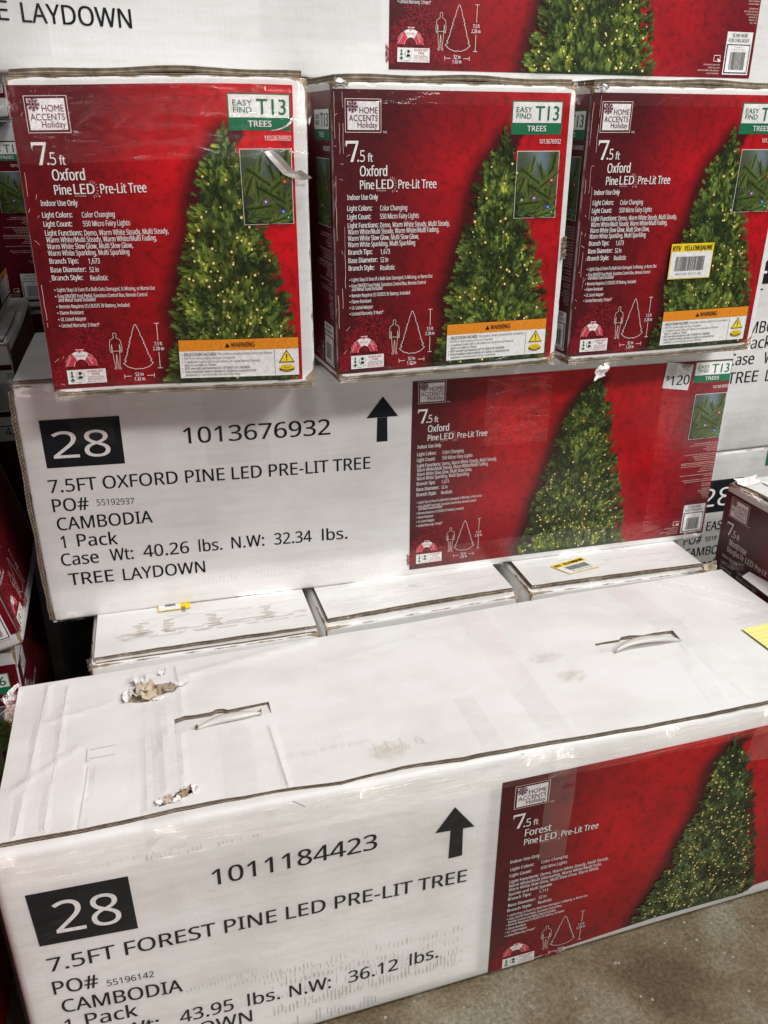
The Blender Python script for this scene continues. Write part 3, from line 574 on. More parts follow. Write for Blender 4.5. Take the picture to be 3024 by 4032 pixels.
def carton_marks(box, item, title, po, wt, nw, T=ID, kind='C', face='front', up=0):
    a = Art(box, face, T)
    if kind == 'C':
        q = [(.0317, .2671), (.1455, .2647), (.1453, .3426), (.0306, .3440)]; big = (.0440, .1270, .2822, .2800, .0425)
        ar = (.5593, .3421, .5314, .3067, .5860, .3065, .5490, .2640, .5681, .2638)
        rows = [(item, .2368, .4705, .2895, .2845, .0262), (title, .0291, .5383, .2264, .2176, .0215), ('PO#', .0304, .0840, .1943, .1924, .0215), (po, .0958, .1519, .1980, .1944, .0105), ('CAMBODIA', .0323, .1769, .1622, .1588, .0215), ('1', .0335, .0400, .1308, .1308, .0215), ('Pack', .0580, .1193, .1311, .1270, .0215), ('Case', .0290, .0860, .1000, .0985, .0215), ('Wt:', .1040, .1400, .0985, .0975, .0215), (wt, .1560, .2290, .0980, .0968, .0215), ('lbs.', .2450, .2830, .0966, .0962, .0215), ('N.W:', .2985, .3530, .0962, .0955, .0215), (nw, .3700, .4340, .0950, .0935, .0215), ('lbs.', .4520, .4967, .0930, .0915, .0215), ('TREE', .0352, .1045, .0640, .0615, .0215), ('LAYDOWN', .1196, .2521, .0602, .0574, .0215)]
    else:
        q = [(.0326, .2777), (.1430, .2690), (.1413, .3557), (.0299, .3610)]; big = (.0540, .1270, .2925, .2862, .0500)
        ar = (.5529, .3505, .5267, .3122, .5829, .3089, .5475, .2610, .5672, .2614)
        rows = [(item, .2360, .4469, .3090, .3082, .0262), (title, .0360, .5760, .2325, .2106, .0225), ('PO#', .0360, .0876, .1930, .1866, .0225), (po, .0966, .1526, .1841, .1795, .0105), ('CAMBODIA', .0411, .1849, .1580, .1400, .0225), ('1', .0395, .0465, .1230, .1220, .0225), ('Pack', .0640, .1264, .1235, .1170, .0225), ('Case', .0300, .0850, .0900, .0870, .0225), ('Wt:', .1060, .1500, .0850, .0830, .0225), (wt, .1766, .2470, .0815, .0790, .0225), ('lbs.', .2660, .3100, .0785, .0760, .0225), ('N.W:', .3232, .3812, .0735, .0705, .0225), (nw, .4062, .4786, .0700, .0705, .0225), ('lbs.', .4960, .5391, .0714, .0734, .0225), ('TREE', .0352, .1045, .0540, .0500, .0225), ('LAYDOWN', .1250, .2702, .0520, .0470, .0225)]
    a.quad('black_number_square', q, 'black', 0, 14); a.text('black_number_square', '28', big[0], big[1], big[2], big[4], 'white', 2, .0, big[3])
    x, y, lx, ly, rx, ry, bl, by, br_, by2 = ar
    a.quad('arrow_mark', [(bl, by), (br_, by2), (br_-.001, ly-.0005), (bl+.001, ly-.0005)], 'black', 0, 5); a.poly('arrow_mark', [(lx, ly), (rx, ry), ((x+rx)/2, (y+ry)/2), (x, y), ((x+lx)/2, (y+ly)/2)], 'black', 0)
    for k_, (t, x0, x1, ya, yb, cap) in enumerate(rows):
        if face == 'front' and up and cap > .0210 and .06 < ya < .105 and abs(ya-yb) >= 0 and t not in ('TREE', 'LAYDOWN'): ya += up; yb += up
        a.text('stencil_text#%d' % k_, t, x0, x1, ya, cap, 'black', 0, .002 if cap > .012 else 0, yb)
    a.flush()
def sheet(box, name, face, x0, x1, y0, y1, mat, off=.003, step=.006, ridges=(), amp=.0, seed=0, parent=None, wrap=None):
    """a thin wrinkled sheet (film or tape) lying just off a face"""
    a = Art(box, face); nx = max(2, int((x1-x0)/step)); ny = max(2, int((y1-y0)/step)); v = []; f = []
    for j in range(ny+1):
        for i in range(nx+1):
            x, y = x0+(x1-x0)*i/nx, y0+(y1-y0)*j/ny; h = off+amp*(mnoise.noise(Vector((x*22+seed, y*22, seed*1.7)))+1)
            for (ax, ay, bx, by, w_, hh) in ridges:
                dx, dy = bx-ax, by-ay; l2 = dx*dx+dy*dy; t = max(0, min(1, ((x-ax)*dx+(y-ay)*dy)/l2)); d = math.hypot(x-ax-dx*t, y-ay-dy*t)
                if d < w_*3: h += hh*math.exp(-(d/w_)**2)*(math.sin(t*3.1416)*.8+.2)
            v.append(box.warp(a.map(x, y, h)))
    f = [(j*(nx+1)+i, j*(nx+1)+i+1, (j+1)*(nx+1)+i+1, (j+1)*(nx+1)+i) for j in range(ny) for i in range(nx)]
    return mesh_obj(name, v, f, [M[mat]], parent or box.e, smooth=True)
def diag(rn, x0, x1, y0, y1, n, ang=.55, spread=.25, Lr=(.02, .09), w_=(.0015, .003), h=(.001, .003)):
    out = []
    for _ in range(n):
        x, y = rn.uniform(x0, x1), rn.uniform(y0, y1); t = ang+rn.uniform(-spread, spread); l = rn.uniform(*Lr); out.append((x, y, x+math.cos(t)*l, y+math.sin(t)*l, rn.uniform(*w_), rn.uniform(*h)))
    return out
def scrap(box, name, P, ax, ay, mat, curl=.006, seed=0, n=6, parent=None, jag=.25):
    """a small curled piece of paper or bunched film: P centre, ax / ay half-axes (local vectors)"""
    rn = random.Random(seed); v = []; P, ax, ay = Vector(P), Vector(ax), Vector(ay); nn = ax.cross(ay).normalized()
    for j in range(n+1):
        for i in range(n+1):
            u, t = i/n*2-1, j/n*2-1; k = 1
            if i in (0, n) or j in (0, n): k = 1-jag*rn.random()
            q = P+ax*u*k+ay*t*k+nn*(curl*(mnoise.noise(Vector((u*1.7+seed*3.1, t*1.7, seed)))*1.6+.5*(u*u)))
            v.append(box.warp(q))
    return mesh_obj(name, v, [(j*(n+1)+i, j*(n+1)+i+1, (j+1)*(n+1)+i+1, (j+1)*(n+1)+i) for j in range(n) for i in range(n)], [M[mat]], parent or box.e, smooth=(mat == 'bunch'), wear=[0.0]*len(v))
def jag_rect(x0, y0, x1, y1, rn, j=.0015, step=.03, front=None):
    """outline of a board sheet; front(x) may shape its front edge"""
    pts = []; n = int((x1-x0)/step)+1
    for i in range(n+1):
        x = x0+(x1-x0)*i/n; pts.append((x, (front(x) if front else y0)+rn.uniform(-j, j)))
    pts += [(x1+rn.uniform(-j, j), y0+(y1-y0)*.5)]
    pts += [(x1, y1)]+[(x0+(x1-x0)*(1-i/n), y1+rn.uniform(-j, j)) for i in range(1, n+1)]; pts += [(x0+rn.uniform(-j, j), y0+(y1-y0)*.5)]
    return pts
def tick_rows(a, sub, x0, x1, y, n, h, mat, rn, layer=0, w_=.0006, tilt=0):
    for i in range(n):
        if rn.random() < .2: continue
        x = x0+(x1-x0)*i/n; hh = h*rn.uniform(.35, 1); yy = y+tilt*(x-x0)+rn.uniform(-.2, .2)*h; a.rect(sub, x, yy, x+w_*rn.uniform(.5, 1.2), yy+hh, mat, layer)
# ------------------------------------------------------------------ floor
m, nt, b = newmat('polished_concrete'); tc = N(nt, 'ShaderNodeTexCoord'); oc = tc.outputs['Object']
n1 = N(nt, 'ShaderNodeTexNoise'); n1.inputs['Scale'].default_value = 5.5; n1.inputs['Detail'].default_value = 8; n1.inputs['Roughness'].default_value = .6; L(nt, oc, n1.inputs[0])
n2 = N(nt, 'ShaderNodeTexNoise'); n2.inputs['Scale'].default_value = 150; n2.inputs['Detail'].default_value = 7; n2.inputs['Roughness'].default_value = .8; L(nt, oc, n2.inputs[0])
vo = N(nt, 'ShaderNodeTexVoronoi'); vo.inputs['Scale'].default_value = 46; L(nt, oc, vo.inputs[0])
c = ramp(nt, n1.outputs[0], [(.38, (.080, .056, .030)), (.5, (.135, .104, .062)), (.60, (.185, .168, .122))])
c = mixc(nt, 1.0, c, ramp(nt, n2.outputs[0], [(.34, (.42, .40, .36)), (.5, (1, 1, 1)), (.66, (1.7, 1.62, 1.45))]), 'MULTIPLY')
c = mixc(nt, ramp(nt, vo.outputs['Distance'], [(.07, (1, 1, 1)), (.13, (0, 0, 0))]), c, (.30, .29, .265))
L(nt, c, b.inputs['Base Color']); b.inputs['Roughness'].default_value = .42
bp = N(nt, 'ShaderNodeBump'); bp.inputs['Strength'].default_value = .35; bp.inputs['Distance'].default_value = .002; L(nt, n2.outputs[0], bp.inputs['Height']); L(nt, bp.outputs[0], b.inputs['Normal'])
fl = mesh_obj('floor', [(-4, -4, 0), (5, -4, 0), (5, 5, 0), (-4, 5, 0)], [(0, 1, 2, 3)], [m]); fl['kind'] = 'structure'; fl['label'] = 'speckled brown grey polished concrete floor'
G1 = 'tree cartons stacked in the store'
# ------------------------------------------------------------------ A: the long carton on the floor in front
A = Box('long_tree_carton', 'long white carton on the floor in front, torn lid and cut-out handles', G1, (0, 0, 0), 0, 1.2038, .3361, .4227,
        {(0, 0, 1): (0, 0, .006), (1, 0, 1): (0, -.010, -.002), (0, 0, 0): (0, -.006, 0), (1, 0, 0): (0, .010, 0), (1, 1, 1): (.005, .011, 0), (0, 1, 1): (.003, -.009, 0)}, .0009, 1)
slot1 = [(.212, .158), (.342, .169), (.3425, .1945), (.320, .1935), (.300, .1925), (.285, .1915), (.279, .196), (.270, .197), (.262, .1925), (.240, .1915), (.226, .1925), (.2125, .1885)]
slot2 = [(.850, .168), (.990, .161), (.994, .190), (.965, .1925), (.940, .192), (.920, .1975), (.905, .1975), (.898, .192), (.87, .193), (.855, .1925)]
rn = random.Random(21)
def rag(pts, j=.0022, n=3):
    out = []
    for i in range(len(pts)):
        a_, b_ = pts[i], pts[(i+1) % len(pts)]
        for k in range(n): t = k/n; out.append((a_[0]+(b_[0]-a_[0])*t+rn.uniform(-j, j), a_[1]+(b_[1]-a_[1])*t+rn.uniform(-j, j)))
    return out
tear1 = rag([(.150, .246), (.148, .272), (.160, .276), (.168, .288), (.180, .282), (.196, .279), (.212, .281), (.222, .270), (.219, .256), (.200, .252), (.188, .243), (.176, .238)])
tear2 = rag([(.186, .024), (.190, .034), (.202, .036), (.209, .043), (.219, .047), (.226, .039), (.216, .030), (.204, .026)], .0013)
def ins(p, lp):
    c_ = False
    for i in range(len(lp)):
        (x1, y1), (x2, y2) = lp[i], lp[(i+1) % len(lp)]
        if (y1 > p[1]) != (y2 > p[1]) and p[0] < (x2-x1)*(p[1]-y1)/(y2-y1)+x1: c_ = not c_
    return c_
A.body('carton_body', 'card', .011, 0, .4190, .014, .55, skip_top=lambda x, y: .03 < x < 1.17 and .03 < y < .31)
fr = [(0, .007), (.112, .005), (.215, .010), (.324, .009), (.403, .002), (.489, .008), (.56, .001), (.69, .0005), (.825, -.003), (1.015, -.004), (1.21, -.005)]
CR_ = [(.045, .32, .030, .02, .0022, .0012), (.072, .31, .060, .02, .0018, .0010), (.105, .12, .098, .01, .0018, -.0009), (.335, .14, .338, .012, .0020, .0010), (.238, .29, .43, .325, .0045, .0022), (.178, .32, .172, .0, .0014, .0008), (.228, .30, .212, .0, .0014, .0008), (.20, .22, .195, .05, .003, .0009), (.205, .17, .19, .12, .003, .0009), (.02, .10, .09, .16, .003, .0009), (.43, .26, .60, .29, .003, .0006), (.05, .23, .13, .25, .003, .0009), (.90, .30, .98, .20, .004, .0008), (1.02, .2, 1.08, .03, .003, .0007), (.955, .33, 1.0, .02, .0015, .0007), (1.05, .33, 1.16, .2, .003, .0009), (1.08, .33, 1.18, .22, .002, -.0008)]
def lid_z(x, y):
    z = .0022*math.sin(x*13)*math.sin(y*9.3+.4)-.001+.0011*mnoise.noise(Vector((x*9, y*14, .3)))+(.0006*mnoise.noise(Vector((x*45, y*45, 2.2))) if .15 < x < .26 else 0)
    for ax, ay, bx, by, w_, h_ in CR_:
        dx, dy = bx-ax, by-ay; t = max(0, min(1, ((x-ax)*dx+(y-ay)*dy)/(dx*dx+dy*dy))); d = math.hypot(x-ax-dx*t, y-ay-dy*t); z += h_*1.5*math.exp(-(d/(w_*2))**2)
    return z
A.slab('lid', jag_rect(.004, .006, 1.199, .333, rn, .0006, .02, lambda x: prof([(y, x) for x, y in fr], x)+.0065), .4192, .4262, [slot1, slot2, tear1, tear2], 'lid', .0075, lid_z, 'corr')
A.slab('side_flap', [(1.205, .10), (1.211, .22), (1.213, .296), (1.234, .303), (1.240, .262), (1.245, .10)], .4262, .4290, mat='lid', grid=.02, bulge=lambda x, y: .12*max(0, x-1.21))
for nm, q in (('slot1', [(.213, .157), (.343, .168), (.343, .200), (.211, .196)]), ('slot2', [(.850, .167), (.991, .160), (.997, .198), (.850, .199)])):
    n = 8; v = []
    for j in range(n+1):
        for i in range(n+1):
            u, t = i/n, j/n; x = (q[0][0]*(1-u)+q[1][0]*u)*(1-t)+(q[3][0]*(1-u)+q[2][0]*u)*t; y = (q[0][1]*(1-u)+q[1][1]*u)*(1-t)+(q[3][1]*(1-u)+q[2][1]*u)*t
            v.append(A.warp((x, y, .4225-.0050*t**.8+.0012*math.sin(u*9)*t)))
    mesh_obj('pushed_in_tab', v, [(j*(n+1)+i, j*(n+1)+i+1, (j+1)*(n+1)+i+1, (j+1)*(n+1)+i) for j in range(n) for i in range(n)], [M['lid']], A.e, smooth=True, wear=[0.0]*len(v))
def strap(P0, P1, h, wd, lean):
    n = 22; v = []; P0, P1 = Vector(P0), Vector(P1)
    for i in range(n+1):
        t = i/n; s_ = math.sin(t*math.pi)**.7; p = P0.lerp(P1, t)
        for k in range(4):
            q = k/3; v.append(A.warp((p.x, p.y+q*wd*s_*lean+.001*math.sin(t*7), p.z+h*s_*(1-.35*q)+.0025*math.sin(q*3.1)+q*.004*s_)))
    v2 = list(v); f = [(4*i+k, 4*i+k+1, 4*i+4+k+1, 4*i+4+k) for i in range(n) for k in range(3)]
    o = mesh_obj('plastic_handle', v2, f, [M['strap']], A.e, smooth=True); md = o.modifiers.new('s', 'SOLIDIFY'); md.thickness = .0012; return o
strap((.240, .1585, .4238), (.328, .1680, .4238), .0022, .013, 1); strap((.872, .1610, .4245), (.987, .1600, .4245), .0095, .015, 1)
def crumple(x0, x1, y0, y1, z, amp, mat, seed):
    nx, ny = int((x1-x0)/.0032), int((y1-y0)/.0032); v = []
    for j in range(ny+1):
        for i in range(nx+1):
            x, y = x0+(x1-x0)*i/nx, y0+(y1-y0)*j/ny; v.append(A.warp((x, y, z+amp*(mnoise.noise(Vector((x*120, y*120, seed)))+.5*abs(mnoise.noise(Vector((x*260, y*260, seed))))))))
    mesh_obj('torn_inner_paper', v, [(j*(nx+1)+i, j*(nx+1)+i+1, (j+1)*(nx+1)+i+1, (j+1)*(nx+1)+i) for j in range(ny) for i in range(nx)], [M[mat]], A.e, wear=[0.0]*len(v))
crumple(.140, .232, .230, .298, .4155, .0065, 'beige', 3.0); crumple(.178, .232, .018, .054, .4165, .0050, 'beige', 7.0)
for i, (x, y, dx, dy, mt, cu, nz) in enumerate([(.152, .258, .006, .014, 'paper', .006, .003), (.170, .290, .010, .007, 'paper', .008, .006), (.178, .268, .014, .012, 'beige', .008, .006), (.166, .262, .012, .007, 'paper', .005, .003), (.186, .248, .014, .008, 'beige', .007, .004), (.205, .268, .012, .008, 'kraft', .005, .001), (.192, .257, .009, .006, 'kraft', .005, .0), (.228, .266, .009, .004, 'paper', .005, .002), (.212, .262, .010, .005, 'beige', .005, .0), (.195, .243, .010, .004, 'paper', .003, .002),
        (.188, .030, .007, .005, 'paper', .006, .003), (.196, .030, .006, .006, 'beige', .005, .002), (.214, .036, .008, .006, 'kraft', .004, .0), (.204, .028, .007, .004, 'paper', .004, .002), (.228, .041, .004, .006, 'paper', .005, .002), (.218, .045, .008, .003, 'kraft', .003, .001),
        (.203, .305, .006, .005, 'paper', .004, .001)]):
    scrap(A, 'torn_scrap', (x, y, .4255+nz), (dx, .002, 0), (-.001, dy, .0), mt, cu, i+3, 5)
for x, y in ((.240, .1615), (.326, .170)): scrap(A, 'torn_scrap', (x, y, .4265), (.003, 0, .001), (0, .003, .003), 'kraft', .003, int(x*900), 4)
# printing on the front of A: measured on the plane y=0, carried onto the warped face
OL = CAM - Vector((0, 0, 0))
def TA(x, z):
    X, Z = x, z
    for _ in range(4):
        d = A.corner((X, 0, Z)); t = (d.y-OL.y)/(0-OL.y); P = OL+(Vector((x, 0, z))-OL)*t; X, Z = P.x-d.x, P.z-d.z
    return X, Z
carton_marks(A, '1011184423', '7.5FT FOREST PINE LED PRE-LIT TREE', '55196142', '43.95', '36.12', TA, 'A')
AL = [(.9791, .3625), (.9690, .3480), (.9508, .3217), (.9470, .2850), (.9410, .2468), (.9197, .1941), (.9080, .1480), (.8922, .1027), (.8720, .0650), (.8620, .0405), (.8552, .0125)]
AR = [(.9791, .3625), (.9880, .3500), (1.0014, .3403), (1.0150, .3150), (1.0246, .2858), (1.0420, .2200), (1.0558, .1663), (1.0700, .1000), (1.0804, .0384), (1.0809, .0125)]
TAL = affine(1.0455, .6195, .989, -.0063)
long_panel(A, TAL, TA, 'forest', .6190, 1.20, .0110, .3745, .036, AL, AR, right=False, treeN=1100, seed=17, hue=.75, nl=330)
# scuffs, ticks, tape and film on A
a = Art(A, 'front', TA, .0004); r_ = random.Random(5)
tick_rows(a, 'scuff_marks', .165, .30, .372, 26, .010, 'pale', r_, 0, .0008); tick_rows(a, 'scuff_marks', .06, .20, .378, 20, .006, 'pale', r_)
for k in range(5): tick_rows(a, 'scuff_marks', .19+k*.05, .30+k*.06, .135-k*.012, 22, .010, 'pale', r_, 0, .0007)
for k in range(4): tick_rows(a, 'scuff_marks', .30, .58, .120-k*.022, 44, .014, 'pale', r_, 0, .0007, -.02)
tick_rows(a, 'scuff_marks', .30, .57, .045, 50, .022, 'pale', r_, 0, .0011, .03); tick_rows(a, 'scuff_marks', .31, .45, .015, 26, .022, 'lgrey', r_, 0, .0016)
a.flush()
a = Art(A, 'top', ID, .0060)
for x0, x1, y, n_, h_ in ((.345, .46, .066, 26, .016), (.46, .53, .042, 18, .030), (.345, .50, .090, 14, .006), (.59, .75, .30, 20, .006), (.62, .70, .270, 10, .006), (.80, .90, .295, 16, .004)): tick_rows(a, 'scuff_marks', x0, x1, y, n_, h_*.7, 'faint', r_, 0, .0008)
a.flush()
for nm, cx, cy, rx, ry in (('stain', .781, .123, .026, .018), ('stain', .474, .042, .030, .020), ('stain', .765, .175, .030, .014)):
    mt, nt, b = newmat('dried_stain'); out = nt.nodes['Material Output']; tr = N(nt, 'ShaderNodeBsdfTransparent'); mx = N(nt, 'ShaderNodeMixShader')
    tc = N(nt, 'ShaderNodeTexCoord'); n_ = N(nt, 'ShaderNodeTexNoise'); n_.inputs['Scale'].default_value = 130; n_.inputs['Detail'].default_value = 5; L(nt, tc.outputs['Object'], n_.inputs[0])
    at = N(nt, 'ShaderNodeAttribute', attribute_name='Col'); mu = N(nt, 'ShaderNodeMath', operation='MULTIPLY'); L(nt, at.outputs['Fac'], mu.inputs[0]); L(nt, ramp(nt, n_.outputs[0], [(.35, (0, 0, 0)), (.62, (1, 1, 1))]), mu.inputs[1])
    b.inputs['Base Color'].default_value = (.56, .50, .36, 1) if ry > .016 else (.62, .61, .56, 1); b.inputs['Roughness'].default_value = .6
    L(nt, mu.outputs[0], mx.inputs[0]); L(nt, tr.outputs[0], mx.inputs[1]); L(nt, b.outputs[0], mx.inputs[2]); L(nt, mx.outputs[0], out.inputs[0]); M['st%g' % cx] = mt
    a = Art(A, 'top', ID, .0062); n = 24; V = [(cx, cy)]; C = [(.42,)*3]; F = []
    for q, kk in ((.6, .38), (1.0, 0)):
        for i in range(n): t = 6.2832*i/n; rr = q*(1+.25*mnoise.noise(Vector((math.cos(t)*2, math.sin(t)*2, cx*9)))); V.append((cx+rx*rr*math.cos(t), cy+ry*rr*math.sin(t))); C.append((kk,)*3)
    for i in range(n): F += [(0, 1+i, 1+(i+1) % n), (1+i, 1+n+i, 1+n+(i+1) % n, 1+(i+1) % n)]
    a.add('dried_stain', V, F, 'st%g' % cx, 0, C); a.flush()
rt = random.Random(9)
def tape_strip(x0a, x1a, x0b, x1b, ya, yb, seed, off=.0060, mat='tape', front=0.0):
    """clear tape across the lid, from (ya) at the back to (yb) in front, then down the front face"""
    n, k = 26, 6; v = []
    rg = random.Random(seed); ph = [rg.uniform(0, 6) for _ in range(4)]
    path = [(yb+(ya-yb)*(1-i/n), None) for i in range(n+1)]+([(None, .4227-front*i/8) for i in range(1, 9)] if front else [])
    for i, (y, z) in enumerate(path):
        t = min(1, i/n)
        for j in range(k+1):
            u = j/k; x = (x0a+(x1a-x0a)*u)*(1-t)+(x0b+(x1b-x0b)*u)*t; w_ = .0005*math.sin(u*5+ph[0]+i*.25)+.0004*math.sin(i*.9+ph[1]+u*3)
            v.append(A.warp((x, y, .4227+off+w_)) if z is None else A.warp((x+.0004*math.sin(i*2), -.0045-w_*2-(.004 if z > .415 else 0), z+(.003 if z > .415 else 0))))
    N_ = len(path)
    return mesh_obj('clear_tape', v, [(i*(k+1)+j, i*(k+1)+j+1, (i+1)*(k+1)+j+1, (i+1)*(k+1)+j) for i in range(N_-1) for j in range(k)], [M[mat]], A.e, smooth=True)
tape_strip(.176, .228, .168, .212, .318, -.006, 1, front=.04); tape_strip(.268, .310, .262, .302, .150, .012, 2, .0058)
tape_strip(.674, .723, .680, .722, .331, -.008, 3, front=.20, mat='tape'); tape_strip(.953, 1.007, 1.000, 1.045, .330, -.008, 4, front=.10)
tape_strip(.955, .985, .935, .965, .135, .010, 5, .0060); tape_strip(.590, .622, .592, .622, .120, .010, 6, .0060); tape_strip(1.104, 1.19, 1.104, 1.19, .196, .150, 7, .0060)
sheet(A, 'shrink_film', 'front', .0, 1.19, .372, .418, 'film2', .0035, .0045, diag(rt, 0, 1.19, .375, .412, 150, .02, .35, (.008, .035), (.0012, .0022), (.0008, .0022)), .0012, 3)
sheet(A, 'shrink_film', 'front', .0, .60, .02, .374, 'film', .0028, .010, diag(rt, 0, .6, .2, .37, 16, .3, .9, (.03, .12), (.002, .004), (.0008, .0015)), .0004, 5)
for i, (x, w_) in enumerate([(.02, .012), (.19, .012), (.66, .018), (.70, .014), (.43, .010), (.86, .010), (1.02, .012)]): scrap(A, 'bunched_film', (x, -.006, .413), (w_, 0, 0), (0, .0015, .007), 'bunch', .005, 40+i, 9)
scrap(A, 'bunched_film', (.0, .30, .422), (.006, .03, 0), (.002, 0, -.02), 'bunch', .008, 61, 9); scrap(A, 'torn_scrap', (1.178, .338, .430), (.014, .0, .003), (0, .006, .007), 'beige', .007, 66, 6); scrap(A, 'bunched_film', (1.225, .325, .432), (.012, -.006, .0), (0, .004, .008), 'bunch', .006, 68, 7)
a = Art(A, 'top', ID, .0060)   # creases and a punched tab outline on the lid
for p in ([(.102, .156), (.102, .129), (.106, .129)], [(.106, .134), (.136, .134)], [(.106, .152), (.136, .153)], [(.222, .318), (.224, .272)], [(.148, .272), (.156, .266), (.162, .262)], [(.222, .262), (.232, .264), (.240, .270)]): a.stroke('crease_lines', p, .0007, 'pale', 0)
for x0, y0, x1, y1 in ((.045, .32, .030, .02), (.072, .31, .060, .02), (.105, .12, .098, .01), (.335, .14, .338, .012)): a.stroke('crease_lines', [(x0+(x1-x0)*t/6, y0+(y1-y0)*t/6) for t in range(7)], .0010, 'white', 0)
a.flush()
a = Art(A, 'top', ID, .0078)
a.quad('yellow_note', [(1.102, .086), (1.19, .090), (1.187, .162), (1.098, .157)], 'note', 0, 8)
for k in range(6): a.stroke('yellow_note', [(1.0985+k*.0006, .1435-k*.0085), (1.188, .148-k*.0085)], .0004, 'noteline', 1)
for p in ([(1.130, .110), (1.131, .128), (1.141, .110), (1.142, .128)], [(1.156, .128), (1.147, .128), (1.147, .110), (1.156, .110)], [(1.147, .119), (1.154, .119)]): a.stroke('yellow_note', p, .0010, 'pencil', 2)
a.flush()
# a fallen green needle on the front edge of A
v = [(.338, -.012, .4285), (.352, -.016, .4195), (.353, -.0165, .4200), (.339, -.0125, .4292), (.346, -.0155, .4255)]
nd = mesh_obj('fallen_needle', v, [(0, 1, 2, 3), (0, 4, 1), (3, 2, 4)], [M['needle']]); nd['label'] = 'tiny green plastic needle fallen on the front edge of the bottom carton'; nd['category'] = 'needle'
# ------------------------------------------------------------------ D: three cartons end-on behind A, tops showing
Dl = ['white carton end behind the torn lid, brown scuffed top, left of three', 'plain white carton end wrapped in film, middle of the three behind the torn lid', 'white carton end with a yellow barcode sticker on its top, right of three']
Dp = [(.1034, .375, -.0136), (.4699, .3832, .0008), (.8436, .3879, -.0328)]
for i in range(3):
    x, y, yw = Dp[i]; Wd = (.3558, .350, .3558)[i]
    D = Box('end_on_carton', Dl[i], 'end-on cartons behind the front one', (x, y, 0), yw, Wd, 1.2, .4149, None, .0010, 30+i)
    D.body('carton_body', 'card', .006, 0, .4075, .02, 1.0)
    r_ = random.Random(50+i); sb = (.010, .016, .012)[i]
    D.slab('top_flap', jag_rect(.008, sb, Wd-.004, .66, r_, .0008, .02, lambda x: sb+.004*x), .4075+(.003 if i == 0 else 0), .4160, mat='lid', grid=.03, bulge=lambda x, y: .003*math.exp(-y/.03)*math.sin(x*9))
    D.slab('under_flap', jag_rect(.010, sb-.005, Wd-.006, .10, r_, .0008, .02), .4030, .4075+(.0025 if i == 0 else 0), mat='card2', grid=.03)
    D.slab('rear_flap', jag_rect(.008, .664, Wd-.004, 1.19, r_, .0008, .03), .4075, .4155, mat='lid', grid=.04)
    a = Art(D, 'top', ID, .0022 if i else .0028)
    for k in range(8 if i == 0 else 12):
        y_ = (.045+k*.0042 if k < 5 else .075+k*.004) if i == 0 else .03+k*.008; x_ = r_.uniform(.02, .05)
        while x_ < .34:
            l_ = r_.uniform(.01, .07)
            if r_.random() < (.85 if i == 0 and k < 5 else .5): a.stroke('scuff_lines', [(x_, y_), (min(.345, x_+l_), y_+r_.uniform(-.0005, .0005))], .0009 if i == 0 and k < 5 else .0005, ('pale' if r_.random() < .6 else 'stain') if i == 0 else 'lgrey', 0)
            x_ += l_+r_.uniform(.003, .03)
    if i == 0:
        for cx in (.075, .115, .19, .28):
            for k in range(7): a.stroke('scuff_lines', [(cx+r_.uniform(-.012, .0), .055+k*.006), (cx+r_.uniform(.002, .016), .055+k*.006+r_.uniform(-.002, .002))], .0012, 'stain', 0)
    if i == 1: a.stroke('stray_hair', [(.17, .075), (.176, .077), (.181, .074), (.184, .070)], .0006, 'dkgrey', .5)
    if i == 2: a.stroke('stray_hair', [(.20, .125), (.215, .105), (.228, .100), (.262, .122)], .0005, 'dkgrey', .5)
    a.flush()
    if i == 2:
        th = .0; q = [(.0905, .0315), (.157, .044), (.1405, .0885), (.0685, .067)]
        a = Art(D, 'top', ID, .0030); c_ = Vector((0, 0)); P0, P1, P2, P3 = [Vector(p) for p in q]; bl = lambda u, v_: tuple((P0*(1-u)+P1*u)*(1-v_)+(P3*(1-u)+P2*u)*v_)
        a.quad('yellow_sticker', [bl(0, 0), bl(1, 0), bl(1, 1), bl(0, 1)], 'yellow', 0, 4); a.quad('yellow_sticker', [bl(.02, .04), bl(.98, .04), bl(.98, .70), bl(.02, .70)], 'white', 1, 4)
        r2 = random.Random(3); u = .2
        while u < .85: w_ = r2.choice((.008, .016)); a.quad('yellow_sticker', [bl(u, .28), bl(u+w_, .28), bl(u+w_, .60), bl(u, .60)], 'dkgrey', 2, 1); u += w_+.012
        old = a.T; a.T = lambda x, y: bl(x, y); a.text('yellow_sticker', 'RTV', .05, .24, .75, .17, 'black', 2, .02); a.text('yellow_sticker', 'YELLOW/JAUNE', .32, .95, .75, .17, 'black', 2, .02); a.text('yellow_sticker', '9818 2 001 318 371 880', .2, .85, .12, .10, 'grey', 2); a.T = old; a.flush()
    if i == 0:
        a = Art(D, 'top', ID, .0032); a.rect('yellow_sticker', .105, .120, .158, .19, 'yellow', 0); a.rect('yellow_sticker', .1065, .1215, .141, .19, 'white', 1); a.rect('yellow_sticker', .117, .133, .134, .185, 'dkgrey', 2); a.text('yellow_sticker', 'JAUNE', .1405, .1575, .118, .006, 'black', 2, .02, rot=1.57); a.flush()
    rr = random.Random(70+i)
    sheet(D, 'shrink_film', 'front', .0, Wd, .33, .405, 'film' if i == 0 else 'tape', .003, .006, diag(rr, 0, Wd, .36, .40, 14, .1, .4, (.02, .06), (.0015, .003), (.001, .002)), .0008, i)
    for k, (px, py) in enumerate([(.010, .004), (Wd-.012, .006), (.13 if i == 2 else .05, .006)]): scrap(D, 'bunched_film', (px, py, .409), (.014, .001, 0), (0, .004, .009), 'bunch', .005, 80+i*5+k, 8)
    if i: sheet(D, 'shrink_film', 'left', .85 if i == 1 else .9, 1.2, .30, .405, 'film', .003, .008, diag(rr, .9, 1.2, .33, .4, 10, .2, .5), .001, 9+i)
